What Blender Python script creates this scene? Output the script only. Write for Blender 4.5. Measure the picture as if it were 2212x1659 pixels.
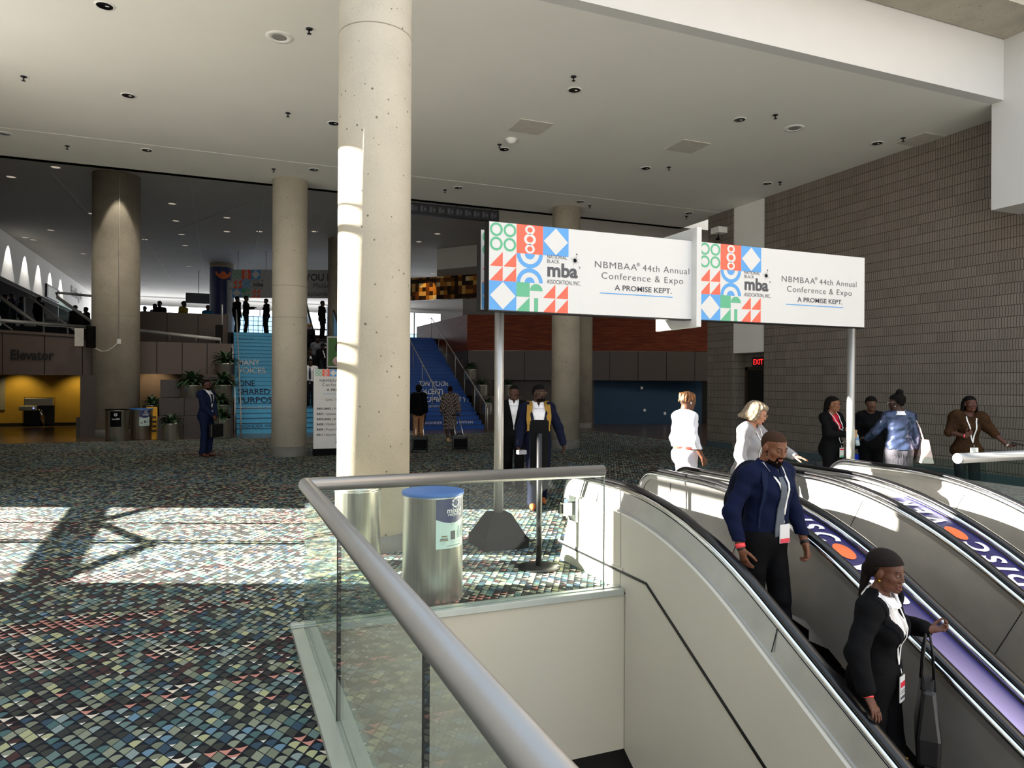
import bpy, bmesh, math, random
import numpy as np
from mathutils import Vector, Matrix
for _o in list(bpy.data.objects): bpy.data.objects.remove(_o, do_unlink=True)
SC = bpy.context.scene
COL = SC.collection
R = math.radians
# ------------------------------------------------------------------ camera, world, sun, exposure
FPX, CXP, CYP, EYE = 1537.0, 1106.0, 829.5, 1.75
YAW, ROLL = R(22.3), R(0.3)
_fw = Vector((math.sin(YAW), math.cos(YAW), 0)); _rt = Vector((math.cos(YAW), -math.sin(YAW), 0)); _up = Vector((0, 0, 1))
_ix = _rt*math.cos(ROLL) + _up*math.sin(ROLL); _iy = _up*math.cos(ROLL) - _rt*math.sin(ROLL)
CAMP = Vector((0, 0, EYE))
_cd = bpy.data.cameras.new('camera'); CAM = bpy.data.objects.new('camera', _cd); COL.objects.link(CAM)
_cd.sensor_fit = 'HORIZONTAL'; _cd.sensor_width = 36.0; _cd.lens = 36.0*FPX/2212.0; _cd.clip_end = 500; _cd.clip_start = 0.05
_m = Matrix((_ix, _iy, -_fw)).transposed().to_4x4(); _m.translation = CAMP; CAM.matrix_world = _m
SC.camera = CAM
SC.view_settings.view_transform = 'Standard'; SC.view_settings.look = 'None'
SC.view_settings.gamma = 1.0; SC.view_settings.use_curve_mapping = False
SC.view_settings.exposure = 0.75
_w = bpy.data.worlds.new('sky'); SC.world = _w; _w.use_nodes = True
_nt = _w.node_tree; _bg = _nt.nodes['Background']; _bg.inputs['Strength'].default_value = 1.05
_tc = _nt.nodes.new('ShaderNodeTexCoord'); _sx = _nt.nodes.new('ShaderNodeSeparateXYZ'); _rp = _nt.nodes.new('ShaderNodeValToRGB')
_nt.links.new(_tc.outputs['Generated'], _sx.inputs[0]); _nt.links.new(_sx.outputs['Z'], _rp.inputs[0]); _nt.links.new(_rp.outputs[0], _bg.inputs['Color'])
_rp.color_ramp.elements[0].position = 0.0; _rp.color_ramp.elements[0].color = (1.7, 1.62, 1.5, 1)
_rp.color_ramp.elements[1].position = 0.03; _rp.color_ramp.elements[1].color = (0.95, 0.97, 1.0, 1)
_e = _rp.color_ramp.elements.new(0.6); _e.color = (0.72, 0.84, 1.0, 1)
# the low sun comes through the tall window bay in the left wall and travels square across the view
TAN_SUN = 0.365
SUN_H = Vector((math.cos(YAW), -math.sin(YAW), 0))
_sd = bpy.data.lights.new('sun', 'SUN'); _sd.energy = 38.0; _sd.angle = R(0.5); _sd.color = (1.0, 0.93, 0.82)
SUN = bpy.data.objects.new('sun', _sd); COL.objects.link(SUN)
SUN.rotation_euler = Vector((SUN_H.x, SUN_H.y, -TAN_SUN)).to_track_quat('-Z', 'Y').to_euler(); SUN.location = (-20, 14, 14)

def ray(px, py): return _fw + _ix*((px-CXP)/FPX) + _iy*((CYP-py)/FPX)
def at(px, py, z=None, X=None, Y=None, D=None):
    """survey: the world point on a known plane (height z, wall X or Y, or distance D) seen at a photo pixel"""
    d = ray(px, py)
    t = D if D is not None else ((z-EYE)/d.z if z is not None else (X/d.x if X is not None else Y/d.y))
    return CAMP + d*t
def lin(h):
    h = h.lstrip('#'); c = [int(h[i:i+2], 16)/255 for i in (0, 2, 4)]
    return tuple(x/12.92 if x <= .04045 else ((x+.055)/1.055)**2.4 for x in c)

# ------------------------------------------------------------------ materials
class NG:
    def __init__(s, name):
        s.m = bpy.data.materials.new(name); s.m.use_nodes = True; s.t = s.m.node_tree; s.t.nodes.clear()
        s.out = s.t.nodes.new('ShaderNodeOutputMaterial')
    def n(s, typ, **kw):
        x = s.t.nodes.new('ShaderNode'+typ)
        for k, v in kw.items(): setattr(x, k, v)
        return x
    def l(s, a, b): s.t.links.new(a, b)
    def put(s, sock, v):
        if hasattr(v, 'default_value') or isinstance(v, bpy.types.NodeSocket): s.l(v, sock)
        else: sock.default_value = v
    def math(s, op, a, b=0.0, c=0.0, clamp=False):
        x = s.n('Math', operation=op, use_clamp=clamp)
        for i, v in enumerate((a, b, c)): s.put(x.inputs[i], v)
        return x.outputs[0]
    def coord(s, which='Object'): return s.n('TexCoord').outputs[which]
    def xyz(s, v):
        x = s.n('SeparateXYZ'); s.l(v, x.inputs[0]); return x.outputs
    def comb(s, a, b, c=0.0):
        x = s.n('CombineXYZ')
        for i, v in enumerate((a, b, c)): s.put(x.inputs[i], v)
        return x.outputs[0]
    def noise(s, vec, scale, detail=2.0, rough=.5):
        x = s.n('TexNoise'); s.l(vec, x.inputs['Vector']); x.inputs['Scale'].default_value = scale
        x.inputs['Detail'].default_value = detail; x.inputs['Roughness'].default_value = rough
        return x.outputs[0]
    def ramp(s, fac, stops, const=False):
        x = s.n('ValToRGB'); s.l(fac, x.inputs[0]); r = x.color_ramp
        if const: r.interpolation = 'CONSTANT'
        while len(r.elements) < len(stops): r.elements.new(0.5)
        for e, (p, c) in zip(r.elements, stops):
            e.position = p
        for e, (p, c) in zip(r.elements, stops): e.color = (*c, 1) if len(c) == 3 else c
        return x.outputs[0]
    def mix(s, fac, a, b, typ='MIX'):
        x = s.n('MixRGB', blend_type=typ)
        for i, v in enumerate((fac, a, b)): s.put(x.inputs[i], (*v, 1) if isinstance(v, tuple) and len(v) == 3 else v)
        return x.outputs[0]
    def bsdf(s, col, rough=.6, metal=0.0, bump=None, bstr=.3, bdist=.01, spec=None, coat=0, emis=None, estr=0, aniso=0):
        p = s.n('BsdfPrincipled')
        s.put(p.inputs['Base Color'], (*col, 1) if isinstance(col, tuple) and len(col) == 3 else col)
        s.put(p.inputs['Roughness'], rough); s.put(p.inputs['Metallic'], metal)
        if spec is not None: p.inputs['Specular IOR Level'].default_value = spec
        if coat: p.inputs['Coat Weight'].default_value = coat; p.inputs['Coat Roughness'].default_value = .1
        if emis: p.inputs['Emission Color'].default_value = (*emis, 1); p.inputs['Emission Strength'].default_value = estr
        if bump is not None:
            b = s.n('Bump'); b.inputs['Strength'].default_value = bstr; b.inputs['Distance'].default_value = bdist
            s.l(bump, b.inputs['Height']); s.l(b.outputs[0], p.inputs['Normal'])
        s.l(p.outputs[0], s.out.inputs[0]); return p
MATS = {}
def mat(name, hexc, rough=.6, metal=0.0, var=.08, scale=6.0, bump=0.0, bscale=30.0, **kw):
    """plain procedural material: base colour gently varied by noise, optional noise bump"""
    if name in MATS: return MATS[name]
    g = NG(name); c = lin(hexc); co = g.coord()
    f = g.noise(co, scale, 3)
    col = g.ramp(f, [(.25, tuple(x*(1-var) for x in c)), (.75, tuple(min(1, x*(1+var)) for x in c))])
    g.bsdf(col, rough, metal, bump=g.noise(co, bscale, 3) if bump else None, bstr=bump, **kw)
    MATS[name] = g.m; return g.m
def brushed(name, hexc, rough=.32, axis=2, scale=120.0, amt=.15):
    g = NG(name); c = lin(hexc); co = g.xyz(g.coord())
    k = [1.0, 1.0, 1.0]; k[axis] = .02
    v = g.comb(*[g.math('MULTIPLY', co[i], k[i]) for i in range(3)])
    f = g.noise(v, scale, 3); f2 = g.noise(g.coord(), 3.0, 4)
    col = g.ramp(f, [(.3, tuple(x*(1-amt) for x in c)), (.7, c)])
    rr = g.math('MULTIPLY_ADD', g.math('ADD', f, f2), .18, rough-.18)
    g.bsdf(col, rr, 1.0, bump=f, bstr=.04, bdist=.002); MATS[name] = g.m; return g.m
def emitter(name, hexc, strength):
    g = NG(name); e = g.n('Emission'); c = lin(hexc)
    co = g.noise(g.coord(), 1.5, 2)
    g.l(g.ramp(co, [(.3, tuple(x*.85 for x in c)), (.7, c)]), e.inputs[0]); e.inputs[1].default_value = strength
    g.l(e.outputs[0], g.out.inputs[0]); MATS[name] = g.m; return g.m
def glassmat(name, tint, refl=1.0):
    g = NG(name); t = g.n('BsdfTransparent'); t.inputs[0].default_value = (*tint, 1)
    gl = g.n('BsdfGlossy'); gl.inputs['Roughness'].default_value = .015
    lw = g.n('LayerWeight'); lw.inputs['Blend'].default_value = .5
    dirt = g.noise(g.coord(), 2.5, 4)
    fac = g.math('MULTIPLY', g.math('MULTIPLY_ADD', dirt, .1, .95), g.math('MULTIPLY_ADD', g.math('POWER', lw.outputs['Facing'], 5.0), .85*refl, .016), clamp=True)
    mx = g.n('MixShader'); g.l(fac, mx.inputs[0]); g.l(t.outputs[0], mx.inputs[1]); g.l(gl.outputs[0], mx.inputs[2])
    g.l(mx.outputs[0], g.out.inputs[0]); MATS[name] = g.m; return g.m

# ------------------------------------------------------------------ mesh building
class MB:
    def __init__(s): s.v = []; s.f = []; s.mi = []; s.sm = []
    def add(s, vs, fs, m=0, smooth=False):
        o = len(s.v); s.v += [tuple(v) for v in vs]
        for f in fs: s.f.append([i+o for i in f]); s.mi.append(m); s.sm.append(smooth)
        return s
    def box(s, a, b, m=0):
        x0, y0, z0 = a; x1, y1, z1 = b
        vs = [(x0,y0,z0),(x1,y0,z0),(x1,y1,z0),(x0,y1,z0),(x0,y0,z1),(x1,y0,z1),(x1,y1,z1),(x0,y1,z1)]
        return s.add(vs, [(3,2,1,0),(4,5,6,7),(0,1,5,4),(1,2,6,5),(2,3,7,6),(3,0,4,7)], m)
    def bar(s, p, q, w, h=None, m=0, up=(0,0,1)):
        """box section w x h running from p to q"""
        h = w if h is None else h; p = Vector(p); q = Vector(q); d = (q-p).normalized(); u = Vector(up)
        if abs(d.dot(u)) > .98: u = Vector((1,0,0))
        l = d.cross(u).normalized(); n = l.cross(d).normalized()
        vs = [e+l*(i*w/2)+n*(j*h/2) for e in (p, q) for i, j in ((-1,-1),(1,-1),(1,1),(-1,1))]
        return s.add(vs, [(3,2,1,0),(4,5,6,7),(0,1,5,4),(1,2,6,5),(2,3,7,6),(3,0,4,7)], m)
    def prism(s, poly, axis, lo, hi, m=0, smooth=False):
        """polygon in the two other axes (in xyz order) extruded along axis"""
        def P(u, v, w): return {0:(w,u,v),1:(u,w,v),2:(u,v,w)}[axis]
        n = len(poly); vs = [P(u,v,lo) for u,v in poly]+[P(u,v,hi) for u,v in poly]
        fs = [tuple(range(n-1,-1,-1)), tuple(range(n,2*n))]
        fs += [(i,(i+1)%n,n+(i+1)%n,n+i) for i in range(n)]
        return s.add(vs, fs, m, smooth)
    def lathe(s, prof, c=(0,0,0), seg=32, m=0, caps=True, smooth=True, a0=0.0, a1=2*math.pi):
        full = abs(a1-a0-2*math.pi) < 1e-6; n = seg if full else seg+1
        vs = [(c[0]+r*math.cos(a0+(a1-a0)*k/seg), c[1]+r*math.sin(a0+(a1-a0)*k/seg), c[2]+z) for r, z in prof for k in range(n)]
        fs = []
        for i in range(len(prof)-1):
            for k in range(seg):
                k2 = (k+1) % n; fs.append((i*n+k, i*n+k2, (i+1)*n+k2, (i+1)*n+k))
        s.add(vs, fs, m, smooth)
        if caps and full:
            s.add(vs[:n], [tuple(range(n-1,-1,-1))], m); s.add(vs[-n:], [tuple(range(n))], m)
        return s
    def tube(s, pts, r, seg=10, m=0, caps=True, sy=1.0, up=(0,0,1), smooth=True):
        """circular/elliptic tube along a polyline; r number or list; sy flattens across up"""
        P = [Vector(p) for p in pts]; n = len(P); rr = r if isinstance(r, (list, tuple)) else [r]*n
        vs = []
        for i, p in enumerate(P):
            d = (P[min(i+1,n-1)]-P[max(i-1,0)]).normalized(); u = Vector(up)
            if abs(d.dot(u)) > .97: u = Vector((0,1,0)) if abs(d.y) < .9 else Vector((1,0,0))
            l = d.cross(u).normalized(); w = l.cross(d).normalized()
            for k in range(seg):
                a = 2*math.pi*k/seg; vs.append(p+l*(rr[i]*math.cos(a))+w*(rr[i]*sy*math.sin(a)))
        fs = [(i*seg+k, i*seg+(k+1)%seg, (i+1)*seg+(k+1)%seg, (i+1)*seg+k) for i in range(n-1) for k in range(seg)]
        s.add(vs, fs, m, smooth)
        if caps: s.add(vs[:seg], [tuple(range(seg-1,-1,-1))], m); s.add(vs[-seg:], [tuple(range(seg))], m)
        return s
    def ball(s, c, r, seg=16, m=0):
        rx, ry, rz = r if isinstance(r, (tuple, list)) else (r, r, r); vs = []; fs = []
        h = seg//2
        for i in range(h+1):
            a = math.pi*i/h
            for k in range(seg):
                b = 2*math.pi*k/seg; vs.append((c[0]+rx*math.sin(a)*math.cos(b), c[1]+ry*math.sin(a)*math.sin(b), c[2]+rz*math.cos(a)))
        fs = [(i*seg+k, (i+1)*seg+k, (i+1)*seg+(k+1)%seg, i*seg+(k+1)%seg) for i in range(h) for k in range(seg)]
        return s.add(vs, fs, m, True)
    def build(s, name, mats, parent=None, bevel=0.0, loc=None):
        me = bpy.data.meshes.new(name); me.from_pydata(s.v, [], s.f)
        for m in (mats if isinstance(mats, (list, tuple)) else [mats]): me.materials.append(m)
        me.polygons.foreach_set('material_index', s.mi); me.polygons.foreach_set('use_smooth', s.sm)
        bm = bmesh.new(); bm.from_mesh(me); bmesh.ops.remove_doubles(bm, verts=bm.verts, dist=1e-5)
        bmesh.ops.recalc_face_normals(bm, faces=bm.faces); bm.to_mesh(me); bm.free(); me.update()
        o = bpy.data.objects.new(name, me); COL.objects.link(o)
        if parent is not None: o.parent = parent
        if loc is not None: o.location = loc
        if bevel:
            b = o.modifiers.new('bevel', 'BEVEL'); b.width = bevel; b.segments = 2; b.limit_method = 'ANGLE'; b.angle_limit = R(40)
        return o
def tag(o, label=None, cat=None, group=None, kind=None):
    if label: o['label'] = label
    if cat: o['category'] = cat
    if group: o['group'] = group
    if kind: o['kind'] = kind
    return o
def empty(name, loc=(0,0,0), rz=0.0):
    o = bpy.data.objects.new(name, None); COL.objects.link(o); o.location = loc; o.rotation_euler = (0,0,rz); o.empty_display_size = .1
    return o
def sub(o, part):
    """makes o a sub-part of a part that shares its coordinates"""
    o.parent = part; o.matrix_parent_inverse = Matrix.Identity(4); return o
def struct(o, label=None): return tag(o, label, None, None, 'structure')
def copy_tree(o, parent=None):
    c = o.copy(); COL.objects.link(c)
    if parent is not None: c.parent = parent
    for ch in list(o.children): copy_tree(ch, c)
    return c
_tcache = {}
def text_mesh(body, size, bold=0.0, shear=0.0, space=1.0, align='LEFT', xs=1.0):
    """flat lettering as vertices/faces in its own xy plane"""
    key = (body, size, bold, shear, space, align, xs)
    if key in _tcache: return _tcache[key]
    cu = bpy.data.curves.new('txt', 'FONT'); cu.body = body; cu.size = 1.0; cu.offset = bold*.6; cu.shear = shear
    cu.space_character = space; cu.align_x = align; cu.resolution_u = 4; cu.fill_mode = 'FRONT'
    ob = bpy.data.objects.new('txt', cu); me = ob.to_mesh()
    vs = [(v.co.x*xs*size, v.co.y*size, 0) for v in me.vertices]; fs = [tuple(p.vertices) for p in me.polygons]
    ob.to_mesh_clear(); bpy.data.objects.remove(ob); bpy.data.curves.remove(cu)
    _tcache[key] = (vs, fs); return vs, fs
class Flat(MB):
    """flat printed artwork laid out in a plane: origin o, unit axes u (right) and v (up), small lift along n"""
    def __init__(s, o, u, v, n=None, lift=.002):
        super().__init__(); s.o = Vector(o); s.u = Vector(u).normalized(); s.vv = Vector(v).normalized(); s.n = Vector(n) if n is not None else s.u.cross(s.vv); s.lift = lift
    def P(s, x, y, k=1): return s.o + s.u*x + s.vv*y + s.n*(s.lift*k)
    def poly(s, pts, m=0, k=1): return s.add([s.P(x, y, k) for x, y in pts], [tuple(range(len(pts)))], m)
    def rect(s, x0, y0, x1, y1, m=0, k=1): return s.poly([(x0,y0),(x1,y0),(x1,y1),(x0,y1)], m, k)
    def ring(s, cx, cy, r0, r1, m=0, a0=0, a1=360, seg=28, k=1, sx=1.0):
        n = seg; vs = []
        for i in range(n+1):
            a = R(a0+(a1-a0)*i/n)
            vs += [s.P(cx+sx*r0*math.cos(a), cy+r0*math.sin(a), k), s.P(cx+sx*r1*math.cos(a), cy+r1*math.sin(a), k)]
        return s.add(vs, [(2*i, 2*i+1, 2*i+3, 2*i+2) for i in range(n)], m)
    def disc(s, cx, cy, r, m=0, a0=0, a1=360, seg=28, k=1, sx=1.0):
        vs = [s.P(cx, cy, k)]+[s.P(cx+sx*r*math.cos(R(a0+(a1-a0)*i/seg)), cy+r*math.sin(R(a0+(a1-a0)*i/seg)), k) for i in range(seg+1)]
        return s.add(vs, [(0, i+1, i+2) for i in range(seg)], m)
    def text(s, body, x, y, size, m=0, k=2, width=None, **kw):
        vs, fs = text_mesh(body, size, **kw)
        if not vs: return s
        if width:
            w = max(v[0] for v in vs)-min(v[0] for v in vs); q = width/w; vs = [(v[0]*q, v[1], 0) for v in vs]
        return s.add([s.P(x+v[0], y+v[1], k) for v in vs], fs, m)
# ------------------------------------------------------------------ special materials
def carpet_mat():
    g = NG('patterned_carpet'); x, y, z = g.xyz(g.coord())
    a = 0.068; ky = 1/(a*math.sqrt(3))
    A = g.math('ADD', g.math('MULTIPLY', x, 1/a), g.math('MULTIPLY', y, ky))
    B = g.math('SUBTRACT', g.math('MULTIPLY', x, 1/a), g.math('MULTIPLY', y, ky))
    ia = g.math('FLOOR', A); ib = g.math('FLOOR', B); fa = g.math('FRACT', A); fb = g.math('FRACT', B)
    cell = g.comb(ia, ib, 0.0)
    def wn(off):
        v = g.n('VectorMath', operation='ADD'); g.l(cell, v.inputs[0]); v.inputs[1].default_value = (off, off*1.7, off)
        w = g.n('TexWhiteNoise', noise_dimensions='3D'); g.l(v.outputs[0], w.inputs['Vector']); return w.outputs['Value']
    r1, r2, r3 = wn(0.0), wn(17.3), wn(51.9)
    # slow drift of the palette: blurred stripes running across the room plus patches
    cx = g.math('MULTIPLY', g.math('ADD', ia, ib), a/2); cy = g.math('MULTIPLY', g.math('SUBTRACT', ia, ib), a*.866)
    nv = g.comb(g.math('MULTIPLY', cx, .42), g.math('ADD', g.math('MULTIPLY', cy, 2.4), g.math('MULTIPLY', cx, -.12)))
    n1 = g.noise(nv, 1.35, 2, .5); n2 = g.noise(g.comb(cx, cy), .45, 2)
    warm = g.math('ADD', g.math('MULTIPLY', n1, .84), g.math('MULTIPLY', r1, .16))
    t = g.math('SUBTRACT', fa, fb); s = g.math('SUBTRACT', g.math('ADD', fa, fb), 1.0); s2 = g.math('MULTIPLY', s, s)
    m = g.math('MINIMUM', g.math('MINIMUM', fa, g.math('SUBTRACT', 1.0, fa)), g.math('MINIMUM', fb, g.math('SUBTRACT', 1.0, fb)))
    inside = g.math('GREATER_THAN', m, .045)
    fan = g.math('LESS_THAN', t, g.math('MULTIPLY_ADD', s2, -.55, g.math('MULTIPLY_ADD', s, .08, .36)))
    tri = g.math('LESS_THAN', t, g.math('MULTIPLY_ADD', s2, .22, -.10))
    tip = g.math('LESS_THAN', t, g.math('MULTIPLY_ADD', s2, .25, -.50))
    full = g.math('GREATER_THAN', r2, .74)
    is_tri = g.math('LESS_THAN', warm, .395)
    shape = g.math('MAXIMUM', fan, full)
    shape = g.math('ADD', g.math('MULTIPLY', shape, g.math('SUBTRACT', 1.0, is_tri)), g.math('MULTIPLY', tri, is_tri))
    hue = g.math('ADD', g.math('MULTIPLY', n2, .9), g.math('MULTIPLY', g.math('SUBTRACT', r3, .5), .62))
    L = lin
    cool = g.ramp(hue, [(0.0, L('4e2e2a')), (.16, L('3b3f3a')), (.27, L('42453e')), (.33, L('7d8468')), (.42, L('90977a')), (.49, L('b4b578')), (.535, L('66857e')), (.60, L('46706f')), (.655, L('8b9f9c')), (.69, L('264a62')), (.76, L('5288a6')), (.86, L('224560')), (.92, L('b9bfc2'))], True)
    warmc = g.ramp(r3, [(0, L('4a2b28')), (.22, L('d26f50')), (.72, L('ead9bd'))], True)
    base = g.mix(g.math('MULTIPLY', g.math('SUBTRACT', .52, warm, clamp=True), 5.0, clamp=True), L('16202c'), L('201a1b'))
    col = g.mix(is_tri, cool, warmc)
    col = g.mix(g.math('MULTIPLY', shape, inside), base, col)
    tipm = g.math('MULTIPLY', g.math('MULTIPLY', tip, inside), g.math('LESS_THAN', r2, .13))
    col = g.mix(tipm, col, L('e8e2d2'))
    hs = g.n('HueSaturation'); hs.inputs['Saturation'].default_value = .74; hs.inputs['Value'].default_value = .92; g.l(col, hs.inputs['Color']); col = hs.outputs[0]
    pile = g.noise(g.coord(), 260.0, 2, .7)
    col = g.mix(g.math('MULTIPLY', pile, .5), col, g.mix(.55, col, (0.0, 0.0, 0.0)))
    g.bsdf(col, .95, 0, bump=pile, bstr=.5, bdist=.004, spec=.15); return g.m
def brick_mat():
    g = NG('ribbed_block'); x, y, z = g.xyz(g.coord()); u = g.math('ADD', x, y)
    zc = g.math('MULTIPLY', z, 1/.2); row = g.math('FLOOR', zc); fz = g.math('FRACT', zc)
    joint = g.math('LESS_THAN', g.math('ABSOLUTE', g.math('SUBTRACT', fz, .5)), .47)
    jit = g.n('TexWhiteNoise', noise_dimensions='1D'); g.l(row, jit.inputs['W'])
    ur = g.math('MULTIPLY_ADD', jit.outputs['Value'], .03, u)
    wob = g.math('MULTIPLY', g.noise(g.coord(), 9.0, 2), .018)
    fr = g.math('FRACT', g.math('MULTIPLY', g.math('ADD', ur, wob), 1/.052))
    rib = g.math('MULTIPLY', g.math('ABSOLUTE', g.math('SUBTRACT', fr, .5)), 2.0)
    groove = g.math('SUBTRACT', 1.0, g.math('GREATER_THAN', rib, .80))
    blk = g.n('TexWhiteNoise', noise_dimensions='2D'); g.l(g.comb(g.math('FLOOR', g.math('MULTIPLY', ur, 1/.4)), row), blk.inputs['Vector'])
    rough = g.noise(g.coord(), 60.0, 4, .7)
    col = g.ramp(g.math('ADD', g.math('MULTIPLY', rough, .9), g.math('MULTIPLY', blk.outputs['Value'], .1)), [(.25, lin('625a52')), (.5, lin('81786e')), (.8, lin('9d9388'))])
    col = g.mix(g.math('MULTIPLY', groove, joint), lin('4a433c'), col)
    h = g.math('ADD', g.math('MULTIPLY', g.math('MULTIPLY', groove, joint), 1.0), g.math('MULTIPLY', rough, .5))
    g.bsdf(col, .9, 0, bump=h, bstr=.45, bdist=.02, spec=.2); return g.m
def concrete_mat(name, h, pits=True, var=.10):
    g = NG(name); c = lin(h); co = g.coord()
    f = g.noise(co, 1.3, 5, .6); f2 = g.noise(co, 45, 3, .6)
    col = g.ramp(g.math('ADD', g.math('MULTIPLY', f, .7), g.math('MULTIPLY', f2, .3)), [(.3, tuple(v*(1-var*1.6) for v in c)), (.5, c), (.7, tuple(min(1, v*(1+var)) for v in c))])
    v = g.n('TexVoronoi'); g.l(co, v.inputs['Vector']); v.inputs['Scale'].default_value = 9.0; v.inputs['Randomness'].default_value = 1.0
    pit = g.math('LESS_THAN', v.outputs['Distance'], g.math('MULTIPLY', g.noise(co, 4.0, 1), .17) if pits else 0.0)
    fl = g.noise(g.comb(*[g.math('MULTIPLY', q, k) for q, k in zip(g.xyz(co), (1, 1, .45))]), 120, 1)
    fleck = g.math('GREATER_THAN', fl, .70)
    col = g.mix(g.math('MULTIPLY', fleck, .30), col, tuple(v*.35 for v in c))
    if pits: col = g.mix(g.math('MULTIPLY', pit, .75), col, tuple(v*.15 for v in c))
    g.bsdf(col, .85, 0, bump=f2, bstr=.15, bdist=.005, spec=.25); MATS[name] = g.m; return g.m
def granite_mat(name, h):
    g = NG(name); c = lin(h); co = g.coord()
    f = g.noise(co, 90, 3, .8); col = g.ramp(f, [(.3, tuple(v*.45 for v in c)), (.5, c), (.62, tuple(v*1.1 for v in c)), (.75, tuple(min(1, v*2.2) for v in c))])
    g.bsdf(col, .45, 0, spec=.4); MATS[name] = g.m; return g.m
def wood_mat():
    g = NG('red_wood_panel'); x, y, z = g.xyz(g.coord())
    f = g.noise(g.comb(g.math('MULTIPLY', x, .5), y, g.math('MULTIPLY', z, 9.0)), 2.5, 5, .6)
    col = g.ramp(f, [(.3, lin('4a1c0a')), (.55, lin('723012')), (.75, lin('8a421c'))]); g.bsdf(col, .55, 0, spec=.2); return g.m
def tile_mat():
    g = NG('brown_stone_tile'); x, y, z = g.xyz(g.coord())
    fx = g.math('FRACT', g.math('MULTIPLY', x, 1/.6)); fy = g.math('FRACT', g.math('MULTIPLY', y, 1/.6))
    j = g.math('MINIMUM', g.math('GREATER_THAN', fx, .015), g.math('GREATER_THAN', fy, .015))
    f = g.noise(g.coord(), 3, 5); col = g.ramp(f, [(.3, lin('42342c')), (.7, lin('6b5546'))]); col = g.mix(j, lin('221b17'), col)
    g.bsdf(col, .22, 0, spec=.5); return g.m
def mosaic_mat():
    g = NG('amber_mosaic'); x, y, z = g.xyz(g.coord())
    cv = g.comb(g.math('FLOOR', g.math('MULTIPLY', g.math('SUBTRACT', x, y), 1/.30)), g.math('FLOOR', g.math('MULTIPLY', z, 1/.22)))
    w = g.n('TexWhiteNoise', noise_dimensions='2D'); g.l(cv, w.inputs['Vector'])
    col = g.ramp(w.outputs['Value'], [(0, lin('2a1608')), (.3, lin('6b3c14')), (.5, lin('b5762a')), (.68, lin('e0b060')), (.8, lin('3a2410')), (.93, lin('f0dca8'))], True)
    g.bsdf(col, .4); return g.m
def deck_print_mat():
    g = NG('purple_deck_print'); x, y, z = g.xyz(g.coord())
    # printed blend: indigo where the word stands, lavender lower down, indigo again along the right edge
    t = g.math('MULTIPLY_ADD', y, -1/.9, 3.62/.9, clamp=True)
    fx = g.math('FRACT', g.math('MULTIPLY_ADD', x, 1/1.37, -4.18/1.37)); across = g.math('MULTIPLY', g.math('SUBTRACT', fx, .10), 1/.16, clamp=True)
    top = g.math('MULTIPLY', g.math('SUBTRACT', y, 4.72), 4.0, clamp=True)
    k = g.math('MAXIMUM', g.math('MULTIPLY', t, g.math('SUBTRACT', 1.0, across)), top)
    col = g.mix(k, lin('241f5c'), lin('b3a4d4')); g.bsdf(col, .35, 0, spec=.4); return g.m
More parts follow.
